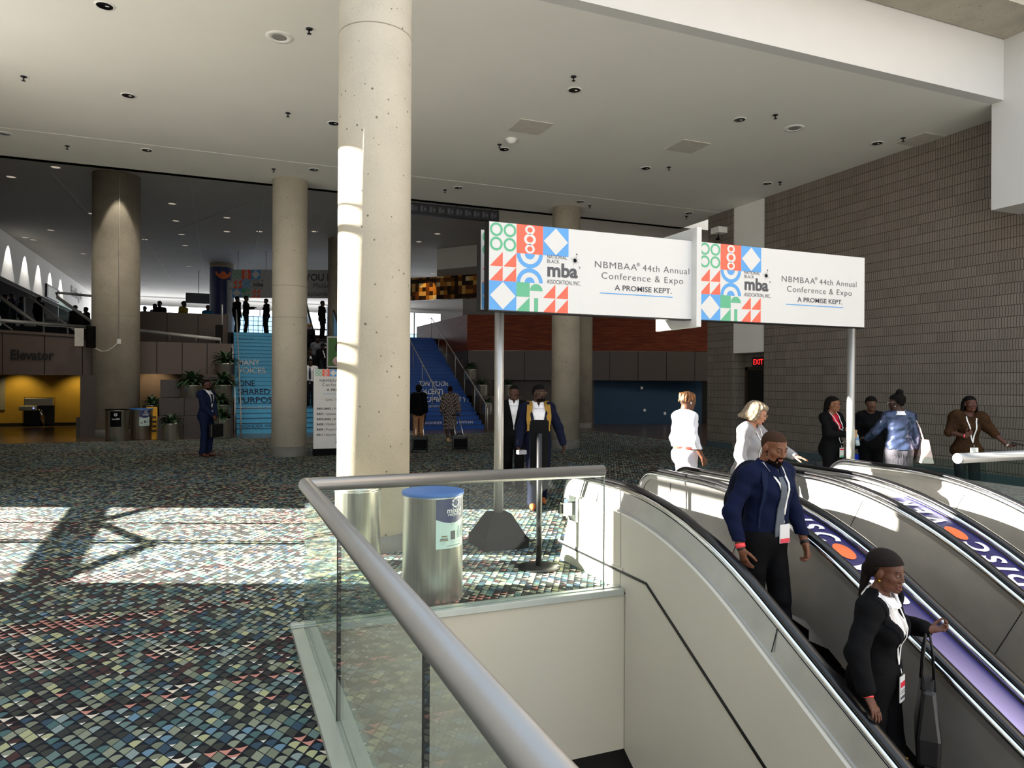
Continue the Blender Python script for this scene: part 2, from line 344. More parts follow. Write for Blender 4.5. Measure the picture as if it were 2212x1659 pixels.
M = dict(fasciawhite=mat('fascia_white','cfcdc9',.8,var=.02,scale=2), bandgrey=mat('grey_base_band','66655f',.6),
    carpet=carpet_mat(), brick=brick_mat(), wood=wood_mat(), tile=tile_mat(), mosaic=mosaic_mat(), deck=deck_print_mat(),
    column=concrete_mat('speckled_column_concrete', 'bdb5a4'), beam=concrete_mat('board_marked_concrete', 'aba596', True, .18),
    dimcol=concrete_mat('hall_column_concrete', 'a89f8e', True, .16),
    granite=granite_mat('brown_granite', '62534c'), dgranite=granite_mat('dark_granite', '4d433e'),
    white=mat('white_plaster', 'e6e4de', .8, var=.02, scale=2, bump=.03), ceil=mat('ceiling_plaster', 'e9e6de', .85, var=.03, scale=.7),
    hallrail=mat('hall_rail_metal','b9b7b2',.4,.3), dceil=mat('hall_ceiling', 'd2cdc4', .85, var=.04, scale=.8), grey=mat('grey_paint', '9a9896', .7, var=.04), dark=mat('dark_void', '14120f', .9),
    beige=mat('beige_cladding', 'c9c5b8', .45, var=.03, scale=1.5), fascia=mat('beige_fascia_paint', 'c0b9a7', .6, var=.03, scale=1.2),
    steel=brushed('brushed_steel', 'b5b1a8', .34, 2), panelsteel=mat('scuffed_steel_panel', 'b6b5b1', .44, .75, var=.10, scale=4, bump=.05, bscale=200), chrome=mat('polished_chrome', 'd8dadc', .12, 1.0, var=.03),
    cansteel=brushed('can_steel', 'd2cec3', .34, 2, 50, .22), alu=mat('satin_aluminium', 'b3b1ac', .42, .75, var=.04, scale=3), rail=mat('satin_rail', '9a9996', .40, .8, var=.03, scale=5),
    black=mat('black_rubber', '0d0d0f', .28, var=.15), mblack=mat('black_metal', '151517', .4, .2, var=.12), bplastic=mat('black_plastic', '050506', .65, var=.1, spec=.12),
    glass=glassmat('green_tinted_glass', (.91, .955, .93), 1.0), dglass=glassmat('thick_green_glass', (.80, .89, .86), .9), channel=mat('glass_shoe_metal', 'b4bab2', .45, .5, var=.06, scale=5),
    teal=mat('teal_rubber_base', '47565a', .6), yellow=mat('ochre_wall', 'b08a2a', .7, var=.05), blue=mat('deep_blue_wall', '0b3a58', .6, var=.06, scale=1),
    stair_l=mat('light_blue_vinyl', '5cc4f4', .45, var=.04), stair_d=mat('royal_blue_vinyl', '1450a8', .45, var=.05), stair_t=mat('stair_tread', '2c3f52', .7),
    wtxt=mat('white_lettering', 'f2f2f0', .5, var=.02), btxt=mat('black_lettering', '101010', .5), ntxt=mat('navy_lettering', '14274f', .5), gtxt=mat('grey_lettering', '55565a', .5), dtxt=mat('dark_grey_lettering', '4a4b50', .5),
    signwhite=mat('sign_white_vinyl', 'd6d5d2', .45, var=.015, scale=2), green=mat('sign_green', '5fb087', .5, var=.02), coral=mat('sign_coral', 'f2674e', .5, var=.02), sky=mat('sign_blue', '5a9fdc', .5, var=.02),
    orange=mat('orange_dot', 'f4743a', .45, var=.12, scale=5), red=mat('red_print', 'd2283f', .5), postal=mat('poster_mint', 'cfe3dc', .45, var=.02), navy=mat('poster_navy', '14265c', .4), lidblue=mat('lid_blue', '1465b8', .4, var=.05), sunyellow=mat('yellow_plastic', 'e0a41c', .5),
    leaf=mat('dracaena_leaf', '2f4a2c', .5, var=.35, scale=9), soil=mat('potting_soil', '2a1f18', .95, bump=.5), bronze=mat('bronze_metal', '4a3c30', .4, .6))
# ------------------------------------------------------------------ setting: floors, ceilings, walls
CEIL, FAR_CEIL, UP = 6.6, 8.4, 3.95          # near ceiling, hall ceiling, upper level
b = MB(); b.prism([(-4.7,-3),(.55,-3),(.55,5.2),(13.1,5.2),(13.1,23.9),(-14,23.9),(-14,18.5),(-4.7,18.5)], 2, -.3, 0)
struct(b.build('floor', M['carpet']), 'carpet of small diamonds in dark blue, green and coral')
b = MB(); b.box((-14,23.9,-.3), (30,42,0)); struct(b.build('floor_tile', M['tile']))
b = MB(); b.box((13.1,14.6,-.3), (30,23.9,0)); struct(b.build('floor_side_passage', M['tile']))
b = MB(); b.box((-3,-9,-5.2), (14,12,-5)); struct(b.build('floor_lower', M['carpet']))
b = MB(); b.box((.55,5.19,-1.32), (3.19,5.36,-.3)); b.box((.55,5.19,-.3), (3.19,5.2,-.02)); struct(b.build('wall_void_end', M['fascia']), 'beige edge of the floor above the escalator opening')
b = MB(); b.box((.3,-9,-1.32), (.549,5.19,-.3)); struct(b.build('wall_void_left', M['fascia']))
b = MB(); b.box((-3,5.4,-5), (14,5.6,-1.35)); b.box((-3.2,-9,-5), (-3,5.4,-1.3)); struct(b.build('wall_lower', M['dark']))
# near ceiling slab with its groove
b = MB(); b.box((-4.7,8.2,CEIL), (13.2,16.27,7.3)); b.box((-4.7,16.31,CEIL), (13.2,18.5,7.3)); b.box((-4.7,16.27,CEIL+.05), (13.2,16.31,7.3))
struct(b.build('ceiling', M['ceil']), 'white plaster ceiling over the lobby')
b = MB(); b.box((-4.7,16.272,CEIL-.004), (12.6,16.284,CEIL+.002)); struct(b.build('trim_1', M['white']))
b = MB(); b.box((-4.7,8.0,CEIL), (12.25,8.2,8.2)); struct(b.build('wall_fascia', M['fasciawhite']), 'bright white fascia along the edge of the lobby ceiling')
b = MB(); b.box((-4.7,7.15,7.62), (12.6,7.98,9.4)); struct(b.build('beam', M['beam']), 'board marked concrete beam at the top right')
b = MB(); b.box((12.25,4.6,4.78), (13.09,8.2,9.4)); struct(b.build('wall_bulkhead', M['fasciawhite']), 'white box bulkhead hanging in the upper right corner')
b = MB(); b.box((-4.7,7.9,8.2), (13.2,8.4,12)); struct(b.build('wall_sunblock_top', M['white']))  # unseen wall over the slab, added to keep sun off the block wall
# hall ceiling with diagonal seams
b = MB(); b.box((-14,18.5,FAR_CEIL), (32,75,FAR_CEIL+.3)); struct(b.build('ceiling_hall', M['dceil']), 'higher grey ceiling of the hall beyond')
b = MB(); b.box((-14,18.3,CEIL), (32,18.5,FAR_CEIL)); struct(b.build('wall_ceiling_step', M['dceil']))
b = MB()
for p, q in (((110,372),(205,478)),((300,500),(372,605)),((412,392),(440,600)),((574,412),(545,575)),((735,430),(640,560)),((210,560),(590,420)),((165,580),(203,612))):
    b.bar(at(*p, z=FAR_CEIL-.004), at(*q, z=FAR_CEIL-.004), .05, .006)
struct(b.build('trim_2', mat('seam_pale', 'd8d4cc', .7)))
# brick wall on the right with recess, pillar and door
b = MB(); b.box((13.0,-10,0), (13.3,14.55,CEIL)); b.box((13.0,-10,CEIL), (13.3,8.2,12)); struct(b.build('wall_brick', M['brick']), 'long wall of ribbed grey split-face block')
b = MB(); b.box((13.0,15.75,0), (13.6,16.85,CEIL)); struct(b.build('wall_brick_pier', M['brick']), 'block pier at the end of the ribbed wall')
b = MB(); b.box((13.45,14.55,0), (13.7,15.75,CEIL)); struct(b.build('wall_recess', M['brick']))
b = MB(); b.box((13.02,14.55,2.62), (13.45,15.75,CEIL)); struct(b.build('wall_white_strip', M['white']), 'tall white panel set between the two stretches of block wall')
b = MB(); b.box((12.985,-10,0), (13.0,14.55,.16)); struct(b.build('baseboard_right', M['teal']))
b = MB(); b.box((12.985,15.75,0), (13.0,16.865,.16)); b.box((12.985,16.85,0), (13.6,16.865,.16)); struct(b.build('baseboard_pier', M['teal']))
d = empty('door_1', (13.4,15.1,0)); struct(d, 'dark exit door in the recess of the block wall')
b = MB(); b.box((0,-.5,0), (.05,.5,2.15)); b.build('door_leaf', M['mblack'], d)
b = MB(); b.box((-.03,-.58,0), (.04,-.5,2.25)); b.box((-.03,.5,0), (.04,.58,2.25)); b.box((-.03,-.58,2.15), (.04,.58,2.25)); b.build('door_frame', M['bronze'], d)
b = MB(); b.tube([(-.02,.42,1.0),(-.06,.42,1.0),(-.06,.30,1.0)], .012); b.build('door_handle', M['chrome'], d)
# left wall with the tall bay that lets the sun in
b = MB(); YA, YB = 8.63, 12.74
b.box((-4.95,-8,-.3), (-4.7,YA,12)); b.box((-4.95,YB,-.3), (-4.7,18.5,CEIL+.7)); b.box((-4.95,YA,CEIL), (-4.7,YB,9)); struct(b.build('wall_left', M['white']))
w = empty('window_1', (-4.8,(YA+YB)/2,0)); struct(w, 'tall glazed bay of the left wall')
def onwall(px, py):
    p = at(px, py, z=0); dist = (p.x+4.8)/SUN_H.x; return (0, p.y-SUN_H.y*dist-(YA+YB)/2, dist*TAN_SUN)
for i, (yy, wd) in enumerate(((11.52,.05),(10.46,.04),(10.34,.07))): MB().box((-.03,yy-wd/2-(YA+YB)/2,0), (.03,yy+wd/2-(YA+YB)/2,CEIL)).build('mullion', M['bronze'], w)
for zz, hh in ((5.97,.04),(5.72,.10),(4.52,.04),(4.28,.10)): MB().box((-.03,YA-(YA+YB)/2,zz-hh/2), (.03,YB-(YA+YB)/2,zz+hh/2)).build('transom', M['bronze'], w)
MB().bar(onwall(70,1285), onwall(195,1095), .17, .10, up=(1,0,0)).build('brace', M['bronze'], w)
for p, q in (((205,1128),(322,1097)),((215,1130),(325,1175)),((325,1176),(120,1250))): MB().bar(onwall(*p), onwall(*q), .07, .05, up=(1,0,0)).build('truss_rod', M['bronze'], w)
# ------------------------------------------------------------------ hall beyond: granite bands, stairs, upper level
def panels(name, p, q, z0, z1, n, m, th=.3, gap=.012, label=None):
    b = MB(); p = Vector(p); q = Vector(q); d = (q-p)/n; u = d.normalized(); nn = Vector((-u.y, u.x, 0))
    for i in range(n):
        a = p+d*i+u*gap; c = p+d*(i+1)-u*gap
        vs = [a, c, c+nn*th, a+nn*th]
        vs = [Vector((v.x, v.y, z)) for z in (z0, z1) for v in vs]
        b.add(vs, [(3,2,1,0),(4,5,6,7),(0,1,5,4),(1,2,6,5),(2,3,7,6),(3,0,4,7)], 0)
    a, c = p+nn*.02, q+nn*.02; vs = [a, c, c+nn*(th-.04), a+nn*(th-.04)]; vs = [Vector((v.x, v.y, z)) for z in (z0+.01, z1-.01) for v in vs]
    b.add(vs, [(3,2,1,0),(4,5,6,7),(0,1,5,4),(1,2,6,5),(2,3,7,6),(3,0,4,7)], 1)
    return struct(b.build(name, [m, M['dark']]), label)
EY = 26.1
def on_elev(px, py): return at(px, py, Y=EY)
E1, E2 = on_elev(-120,800), on_elev(215,800)
b = MB(); n = 4; xs = [E1.x]+[on_elev(q,800).x for q in (5,96,178)]+[E2.x]
ze = lambda x: on_elev(0,712).z+(on_elev(200,725).z-on_elev(0,712).z)*(x-on_elev(0,712).x)/(on_elev(200,725).x-on_elev(0,712).x)
for x0, x1 in zip(xs, xs[1:]):
    x0 += .012; x1 -= .012; b.prism([(x0,1.96),(x1,1.96),(x1,ze(x1)-.10),(x0,ze(x0)-.10)], 1, EY, EY+.3); b.prism([(x0-.012,ze(x0)-.085),(x1+.012,ze(x1)-.085),(x1+.012,ze(x1)),(x0-.012,ze(x0))], 1, EY-.03, EY+.33)
b.prism([(xs[0],1.97),(xs[-1],1.97),(xs[-1],ze(xs[-1])-.02),(xs[0],ze(xs[0])-.02)], 1, EY+.03, EY+.27, 1); struct(b.build('wall_elevator', [M['granite'], M['dark']]), 'brown granite bulkhead with the word Elevator')
GY = 27.2
panels('wall_granite_left', (-3.6,GY,0), (.36,GY,0), 2.03, 3.13, 5, M['granite'], label='brown granite band above the planter terraces')
YO = at(80,920,z=0).y
struct(MB().box((-14,YO,0), (-3.6,YO+.2,2.6)).build('wall_ochre', M['yellow']), 'ochre wall of the elevator lobby under the bulkhead')
struct(MB().box((-14,YO-.06,0), (-3.6,YO,.12)).build('baseboard_ochre', M['dark']))
a = at(164,945,z=0); c = on_elev(201,900); struct(MB().box((on_elev(179,900).x,25.6,0), (c.x+.6,26.9,1.96)).build('wall_elevator_pier', M['dgranite']))
struct(MB().box((a.x,a.y,0), (a.x+.34,a.y+.6,.62)).build('trim_4', M['dgranite']))
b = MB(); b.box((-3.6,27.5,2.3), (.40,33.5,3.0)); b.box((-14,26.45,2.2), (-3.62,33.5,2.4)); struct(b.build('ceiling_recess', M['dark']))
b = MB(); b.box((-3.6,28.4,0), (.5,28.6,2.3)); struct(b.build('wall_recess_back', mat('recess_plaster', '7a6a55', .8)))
TX0, TX1 = at(343,850,Y=25.0).x, .40
for i, (y0, z1, x0) in enumerate(((24.35,.68,TX0),(25.05,1.25,TX0),(25.75,1.83,TX0-.02),(26.2,2.02,-.55))):
    b = MB(); nn = 3 if i < 3 else 1; w = (TX1-x0)/nn
    for k in range(nn): b.box((x0+k*w+.008,y0,(0,.68,1.25,1.83)[i]+(.012 if i else 0)), (x0+(k+1)*w-.008,27.15,z1))
    b.box((x0+.02,y0+.02,(0,.6,1.2,1.8)[i]), (TX1-.02,27.1,z1-.02), 1)
    struct(b.build('trim_%d' % (5 if i == 0 else 20+i), [M['dgranite'], M['dark']]), 'stepped granite terrace left of the light blue stairs' if i == 0 else None)
# upper level
b = MB(); b.box((-14,33.6,UP-.5), (34,80,UP)); struct(b.build('floor_upper', mat('upper_carpet', '2a2c30', .9)))
panels('wall_parapet_left', (at(292,700,Y=33.3).x,33.3,0), (.30,33.3,0), 3.0, 4.70, 3, M['granite'], label='granite parapet of the upper level left of the stairs')
panels('wall_parapet_end', (.1,28.6,0), (.1,33.3,0), 1.92, 3.9, 2, M['granite'])
b = MB(); b.box((-9.2,36.4,6.35), (-8.9,72,FAR_CEIL)); b.box((-9.25,36.1,UP), (-8.85,36.4,FAR_CEIL)); struct(b.build('wall_scallop', M['white']), 'white wall washed by a row of scallop lights')
b = MB(); b.box((-13.5,40,UP), (-13.3,72,FAR_CEIL)); b.box((-13.5,72,UP), (-8.9,72.2,FAR_CEIL)); b.box((-13.3,36,6.3), (-9.2,72,6.35)); struct(b.build('wall_lounge', mat('lounge_wall', '57504a', .8)))
b = MB(); b.box((-9.2,75,UP), (34,75.3,FAR_CEIL)); struct(b.build('wall_far', M['grey']))
# daylight window walls at the back of the upper level
wf = empty('window_2', (3,62,0)); struct(wf, 'bright window wall at the back of the upper level')
GLOW = emitter('daylight_pane', 'f4f8ff', 3.2); GLOWB = emitter('blue_daylight_pane', '9cc4ee', 1.6)
for i in range(8): MB().box((-12+i*3+.05,0,UP), (-12+i*3+2.95,.1,7.7)).build('pane', GLOW, wf)
MB().box((-12,-.06,6.2), (12,0,6.35)).build('transom', M['grey'], wf)
w3 = empty('window_3', at(545,690,D=41)); w3.location.z = 0; struct(w3, 'blue gridded window behind the silhouettes on the landing')
MB().box((-1.0,0,UP+.3), (1.9,.08,5.6)).build('pane', GLOWB, w3)
b = MB()
for i in range(12): b.box((-1.0+i*.26,-.03,UP+.3), (-.97+i*.26,0,5.6))
for i in range(6): b.box((-1.0,-.03,UP+.3+i*.26), (1.9,0,UP+.33+i*.26))
b.build('muntin', M['grey'], w3)
w4 = empty('window_4', at(905,712,D=45)); w4.location.z = 0; struct(w4, 'bright window seen above the royal blue stairs')
MB().box((-1.6,0,4.9), (1.4,.08,6.2)).build('pane', GLOW, w4); MB().box((-1.6,0,4.2), (1.4,.08,4.85)).build('pane', GLOWB, w4); MB().box((-.35,-.05,4.2), (-.28,0,6.2)).build('mullion', M['mblack'], w4)
# diagonal wood and granite wall on the right, deep blue recess
W1 = at(1009,757,D=31.0); W2 = at(1560,757,D=31.0); W1.z = W2.z = 0
W3 = Vector((W1.x-.3, W1.y+7.5, 0))
def quadwall(name, p, q, z0, z1, m, th=.25, label=None): return panels(name, p, q, z0, z1, 1, m, th, 0.0, label)
quadwall('wall_wood', W1, W2, 3.21, 4.77, M['wood'], label='red wood parapet over the granite band')
quadwall('wall_wood_return', W3, W1, 3.21, 4.77, M['wood'])
panels('wall_granite_right', W1+Vector((.02,-.05,0)), W2+Vector((.02,-.05,0)), 1.93, 3.19, 9, M['dgranite'], label='dark granite band above the blue recess')
panels('wall_granite_side', W3, W1, .0, 3.19, 4, M['dgranite'])
B1 = at(1283,915.5,z=0); B2 = at(1516,915.5,z=0); quadwall('wall_blue', B1, B2, 0, 2.3, M['blue'], label='deep blue wall in the recess')
B3 = at(1010,918,D=31.7); B3.z = 0; quadwall('wall_recess_dark', B3, B1, 0, 2.2, M['dgranite'])
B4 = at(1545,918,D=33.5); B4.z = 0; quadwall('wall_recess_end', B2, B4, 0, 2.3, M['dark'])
b = MB()
for p in ((1386,838),(1392,886),(1436,893)):
    c = at(*p, D=31.55); b = MB(); b.box((-.05,-.03,-.06), (.05,.02,.06)); tag(b.build('wall_socket', M['wtxt'], None, 0, c), {838:'small white socket plate high on the deep blue wall',886:'small white socket plate low on the deep blue wall, nearer the column',893:'small white socket plate low on the deep blue wall, nearer the block pier'}[p[1]], 'socket', 'socket plates on the blue wall')
quadwall('wall_upper_right', at(1000,600,D=37), at(1640,600,D=33), UP, FAR_CEIL, M['grey'])
Q1 = at(872,640,D=38); Q2 = at(1060,640,D=36); Q1.z = Q2.z = 0
quadwall('wall_mosaic', Q1, Q2, 6.15, 7.35, M['mosaic'], label='band of amber mosaic lit from above')
b = MB(); p = [at(944,560,D=35), at(1100,560,D=33), at(1100,560,D=38), at(944,560,D=38)]
vs = [Vector((v.x,v.y,z)) for z in (7.35,8.38) for v in p]; b.add(vs, [(3,2,1,0),(4,5,6,7),(0,1,5,4),(1,2,6,5),(2,3,7,6),(3,0,4,7)]); struct(b.build('trim_6', M['white']))
quadwall('wall_upper_soffit', at(1078,480,D=26), at(1560,500,D=26), 6.7, FAR_CEIL, M['dceil'])
struct(MB().box((-14.2,18.3,-.3),(-14,80,FAR_CEIL+.3)).build('wall_sunblock_left', M['grey']))  # unseen wall, added to stop sun streaking across the hall floor
struct(MB().box((-14,18.5,-.3),(-4.95,18.7,FAR_CEIL)).build('wall_sunblock_front', M['grey']))  # unseen wall closing the gap beside the lobby, added against the same sun
struct(MB().box((30,14.6,-.3),(30.2,42,FAR_CEIL)).build('wall_hall_right', M['grey']))
struct(MB().box((13.3,14.3,-.3),(30,14.55,FAR_CEIL)).build('wall_passage', M['grey']))
mat('column_joint', '8f8676', .9)
# columns
def column(label, px, D, r, h, m, base=None, z0=0.0, jt=()):
    c = at(px, 830, D=D); o = empty('column', (c.x, c.y, z0)); struct(o, label)
    MB().lathe([(r, 0), (r, h)], seg=72).build('shaft', m, o)
    for j in jt: MB().lathe([(r-.001,j-.008),(r+.0015,j-.004),(r+.0015,j+.004),(r-.001,j+.008)], seg=72, caps=False).build('form_joint', MATS['column_joint'], o)
    if base: MB().lathe([(r+.012,0),(r+.012,base),(r,base)], seg=64, caps=False).build('base_band', M['bandgrey'], o)
    return o
C1 = column('sunlit concrete column standing in front of the hall', 807.5, 7.66, .385, 9.4, M['column'], .17, 0, (5.45,))
C2 = column('pale concrete column left of the sunlit one', 625, 17.12, .405, CEIL, M['column'], .24, 0, (4.05,3.3))
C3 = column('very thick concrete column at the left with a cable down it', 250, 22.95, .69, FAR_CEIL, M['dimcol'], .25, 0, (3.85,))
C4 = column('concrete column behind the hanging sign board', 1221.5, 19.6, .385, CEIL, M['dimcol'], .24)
C5 = column('shaded column close behind the sign board column', 1256, 29.0, .44, FAR_CEIL, concrete_mat('shaded_column_concrete', '8b8374', True, .16), .2, 0, (3.5,))  # darker copy of the column concrete, its shade put into the colour
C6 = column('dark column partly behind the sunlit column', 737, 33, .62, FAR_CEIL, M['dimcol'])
C7 = column('upper level column wrapped in a navy banner', 478, 40, .62, FAR_CEIL-UP, M['dimcol'], None, UP)
# ------------------------------------------------------------------ artwork shared by the conference signs
SIGNM = [M['signwhite'], M['green'], M['coral'], M['sky'], M['gtxt'], M['dtxt']]     # 0 white 1 green 2 coral 3 blue 4 grey 5 dark grey
def tri4(F, x, y, c, m=2):
    h = c/2
    for i in (0, 1):
        for j in (0, 1): F.poly([(x+i*h+.04*h, y+j*h), (x+i*h+h*.98, y+j*h), (x+i*h+h*.98, y+j*h+h*.98)], m)
def diamond(F, x, y, c):
    F.rect(x, y, x+c, y+c, 3); h = c/2; F.poly([(x+h,y+.03*c),(x+c*.97,y+h),(x+h,y+c*.97),(x+.03*c,y+h)], 0, 2)
def rings4(F, x, y, c):
    for i in (0, 1):
        for j in (0, 1): F.ring(x+c*(.25+.5*i), y+c*(.26+.49*j), c*.155, c*.235, 1)
def chain(F, x, y, c):
    F.rect(x, y, x+c, y+c, 2)
    for q, r in ((.17,.16),(.5,.195),(.83,.16)): F.ring(x+c*.5, y+c*q, c*r*.55, c*r*1.0, 0, k=2, sx=1.15)
def arcs(F, x, y, c):
    F.ring(x+c*.5, y+c, c*.355, c*.5, 3, 180, 360); F.disc(x+c*.5, y+c, c*.19, 3, 180, 360)
    F.ring(x+c*.5, y, c*.355, c*.5, 3, 0, 180); F.disc(x+c*.5, y, c*.19, 3, 0, 180)
def greens(F, x, y, c):
    h = c/2; F.rect(x, y+h, x+h, y+c, 1); F.disc(x+h*1.5, y+h*1.45, h*.49, 1, 0, 180)
    F.poly([(x,y),(x+h,y),(x+h,y+h*.98)], 1); F.rect(x+h*1.35, y, x+h*1.65, y+h*.95, 1)
def pattern(F, x, y, H):
    c = H/3
    rings4(F, x, y+2*c, c); chain(F, x+c, y+2*c, c); diamond(F, x+2*c, y+2*c, c)
    tri4(F, x, y+c, c); arcs(F, x+c, y+c, c)
    diamond(F, x, y, c); greens(F, x+c, y, c); tri4(F, x+2*c, y, c)
def logo(F, x, y, w, m=4, md=5):
    """wordmark block of width w whose lower left corner is x, y"""
    F.text('ASSOCIATION, INC.', x, y, w*.155, m, width=w)
    F.text('mba', x, y+w*.20, w*.50, md, width=w*.90, bold=.055)
    F.text('BLACK', x, y+w*.545, w*.135, m, width=w*.36)
    F.text('NATIONAL', x, y+w*.665, w*.135, m, width=w*.58)
    cx, cy = x+w*.83, y+w*.66
    F.disc(cx, cy, w*.055, m, k=2, seg=12)
    for a in range(0, 180, 45):
        ca, sa = math.cos(R(a+22)), math.sin(R(a+22)); L = w*(.16 if a % 90 == 45 else .12)
        F.poly([(cx+ca*L, cy+sa*L), (cx-sa*w*.012, cy+ca*w*.012), (cx-ca*L, cy-sa*L), (cx+sa*w*.012, cy-ca*w*.012)], m, 2)
    F.disc(cx+w*.05, cy+w*.17, w*.022, md, k=2, seg=10)
    F.text('®', x+w*.94, y+w*.45, w*.08, m)
def title(F, cx, w, H, m=4, md=5):
    """three centred lines and a blue rule, w = width of the first line, H = board height"""
    F.text('NBMBAA', cx-w/2, H*.572, H*.112, m, width=w*.43, space=1.12, bold=-.012); F.text('®', cx-w*.065, H*.625, H*.06, m)
    F.text('44th Annual', cx-w*.005, H*.572, H*.112, m, width=w*.505, space=1.12, bold=-.012)
    F.text('Conference & Expo', cx-w*.43, H*.445, H*.112, m, width=w*.86, space=1.12, bold=-.012)
    F.text('A PROMISE KEPT.', cx-w*.29, H*.318, H*.088, md, width=w*.60, bold=.022)
    F.rect(cx-w*.44, H*.268, cx+w*.32, H*.279, 3, 2)
# ------------------------------------------------------------------ double sign board on two posts
SY = 6.98
def sx(px, py, Y=SY): return at(px, py, Y=Y)
sign = tag(empty('sign_board', (2.7,7.2,0)), 'long white conference sign board on two grey posts above the escalators', 'sign board')
def local(o, parent):
    """world-built part placed under a parent that stands at its own base"""
    o.parent = parent; o.matrix_parent_inverse = Matrix.Translation(-parent.location) if parent.rotation_euler.z == 0 else parent.matrix_basis.inverted(); return o
ZT, ZB = 3.455, 2.515
xa = sx(1055,580).x; xm = sx(1506,600).x; xe = sx(1867.5,640).x
b = MB(); b.box((xa,SY,ZB), (xm,SY+.13,ZT), 0); FP = [local(b.build('front_panel', [M['mblack']]), sign)]
b = MB(); b.box((xm,SY,ZB), (xe,SY+.13,ZT), 0); FP.append(local(b.build('front_panel', [M['mblack']]), sign))
for (x0, x1), fp in zip(((xa, xm), (xm+.02, xe)), FP):
    F = Flat((x0, SY-.004, ZB), (1,0,0), (0,0,1), (0,-1,0), .0015); F.rect(.006, .012, x1-x0-.006, ZT-ZB-.004, 0, 0)
    pattern(F, .008, .012, ZT-ZB-.016); H = ZT-ZB; logo(F, .672, H*.345, .41); title(F, 1.885, 1.27, H); sub(F.build('printed_face', SIGNM), fp)
xb = sx(1037,590,7.42).x
b = MB(); b.box((xb,7.40,ZB+.05), (xe-.05,7.53,ZT)); rp = local(b.build('rear_panel', M['mblack']), sign)
F = Flat((xb, 7.396, ZB+.05), (1,0,0), (0,0,1), (0,-1,0), .0015); F.rect(.0, .005, xe-xb-.06, ZT-ZB-.054, 0, 0); pattern(F, .012, .012, ZT-ZB-.066)
sub(F.build('printed_face', SIGNM), rp)
xf = sx(1508,610,6.9).x
b = MB(); b.box((xf-.035,6.88,2.43), (xf+.035,7.72,3.60)); local(b.build('cross_panel', M['signwhite'], None, .006), sign)
for nx, py in ((1076.5,1130), (1838,850)):
    c = at(nx, py, Y=7.2); local(MB().lathe([(.052,.18 if nx < 1200 else 0),(.052,ZB+.03)], (c.x,7.2,0), 24).build('post', M['alu']), sign)
c = at(1076.5, 1130, Y=7.2)
b = MB(); q = lambda h, z: [(c.x-h,7.2-h,z),(c.x+h,7.2-h,z),(c.x+h,7.2+h,z),(c.x-h,7.2+h,z)]
for (h0, z0), (h1, z1) in (((.255,0),(.255,.115)), ((.255,.115),(.235,.125)), ((.235,.125),(.115,.345)), ((.115,.345),(.10,.36))):
    b.add(q(h0,z0)+q(h1,z1), [(0,1,5,4),(1,2,6,5),(2,3,7,6),(3,0,4,7)])
b.add(q(.10,.36), [(0,1,2,3)]); b.add(q(.255,0), [(3,2,1,0)]); local(b.build('weighted_base', M['bplastic'], None, .004), sign)
# ------------------------------------------------------------------ belt post with black backboard, belt receiver
c = at(1164,1226,z=0)
po = tag(empty('stanchion', c), 'black post with a tall black backboard, on a round plate beside the escalator', 'post')
MB().lathe([(.0,0),(.205,0),(.205,.012),(.10,.022),(.0,.024)], seg=40, caps=False).build('base_plate', M['mblack'], po)
MB().lathe([(.027,.02),(.027,1.28)], seg=20).build('pole', M['mblack'], po)
u = _rt
b = MB(); ry = lambda x, z, k: tuple(u*x + Vector((u.y,-u.x,0))*(-k) + Vector((0,0,z)))
pts = []
for cx_, cz_, a0 in ((.068,1.385,0),(-.068,1.385,90),(-.068,.80,180),(.068,.80,270)):
    for i in range(5): a = R(a0+22.5*i); pts.append((cx_+.022*math.cos(a), cz_+.022*math.sin(a)))
n = len(pts); vs = [ry(x,z,.035) for x,z in pts]+[ry(x,z,.06) for x,z in pts]
b.add(vs, [tuple(range(n)), tuple(range(2*n-1,n-1,-1))]+[(i,n+i,n+(i+1)%n,(i+1)%n) for i in range(n)]); b.build('backboard', M['bplastic'], po)
# ------------------------------------------------------------------ escalators
KY, KZ, INC = 4.53, .875, R(30); YEND = -2.6
def hr_path(n=14):
    p = []
    for i in range(0, 15): a = R(-90+180*i/14); p.append((6.24+.31*math.cos(a), .565+.31*math.sin(a)))
    p.append((5.9,KZ)); T = 1.0; A = (KY+T, KZ); C = (KY-T*math.cos(INC), KZ-T*math.sin(INC))
    for i in range(n+1):
        t = i/n; p.append(((1-t)**2*A[0]+2*t*(1-t)*KY+t*t*C[0], (1-t)**2*A[1]+2*t*(1-t)*KZ+t*t*C[1]))
    for k in range(1, 9): s = (C[0]-YEND)*k/8; p.append((C[0]-s, C[1]-s*math.tan(INC)))
    return p
HP = hr_path()
def off(path, d):
    out = []
    for i, (y, z) in enumerate(path):
        y0, z0 = path[max(i-1,0)]; y1, z1 = path[min(i+1,len(path)-1)]; t = Vector((y1-y0, z1-z0)).normalized(); nrm = Vector((-t.y, t.x))
        out.append((y+nrm.x*d, z+nrm.y*d))
    return out
def hz(y):
    P = HP[15:]
    for (y0, z0), (y1, z1) in zip(P, P[1:]):
        if y1 <= y <= y0: return z0+(z1-z0)*(y-y0)/(y1-y0) if y1 != y0 else z0
    return KZ
STEPD = .99
def strip(b, pa, xa_, pb, xb_, m=0):
    n = len(pa); vs = [(xa_, y, z) for y, z in pa]+[(xb_, y, z) for y, z in pb]
    return b.add(vs, [(i, i+1, n+i+1, n+i) for i in range(n-1)], m, True)
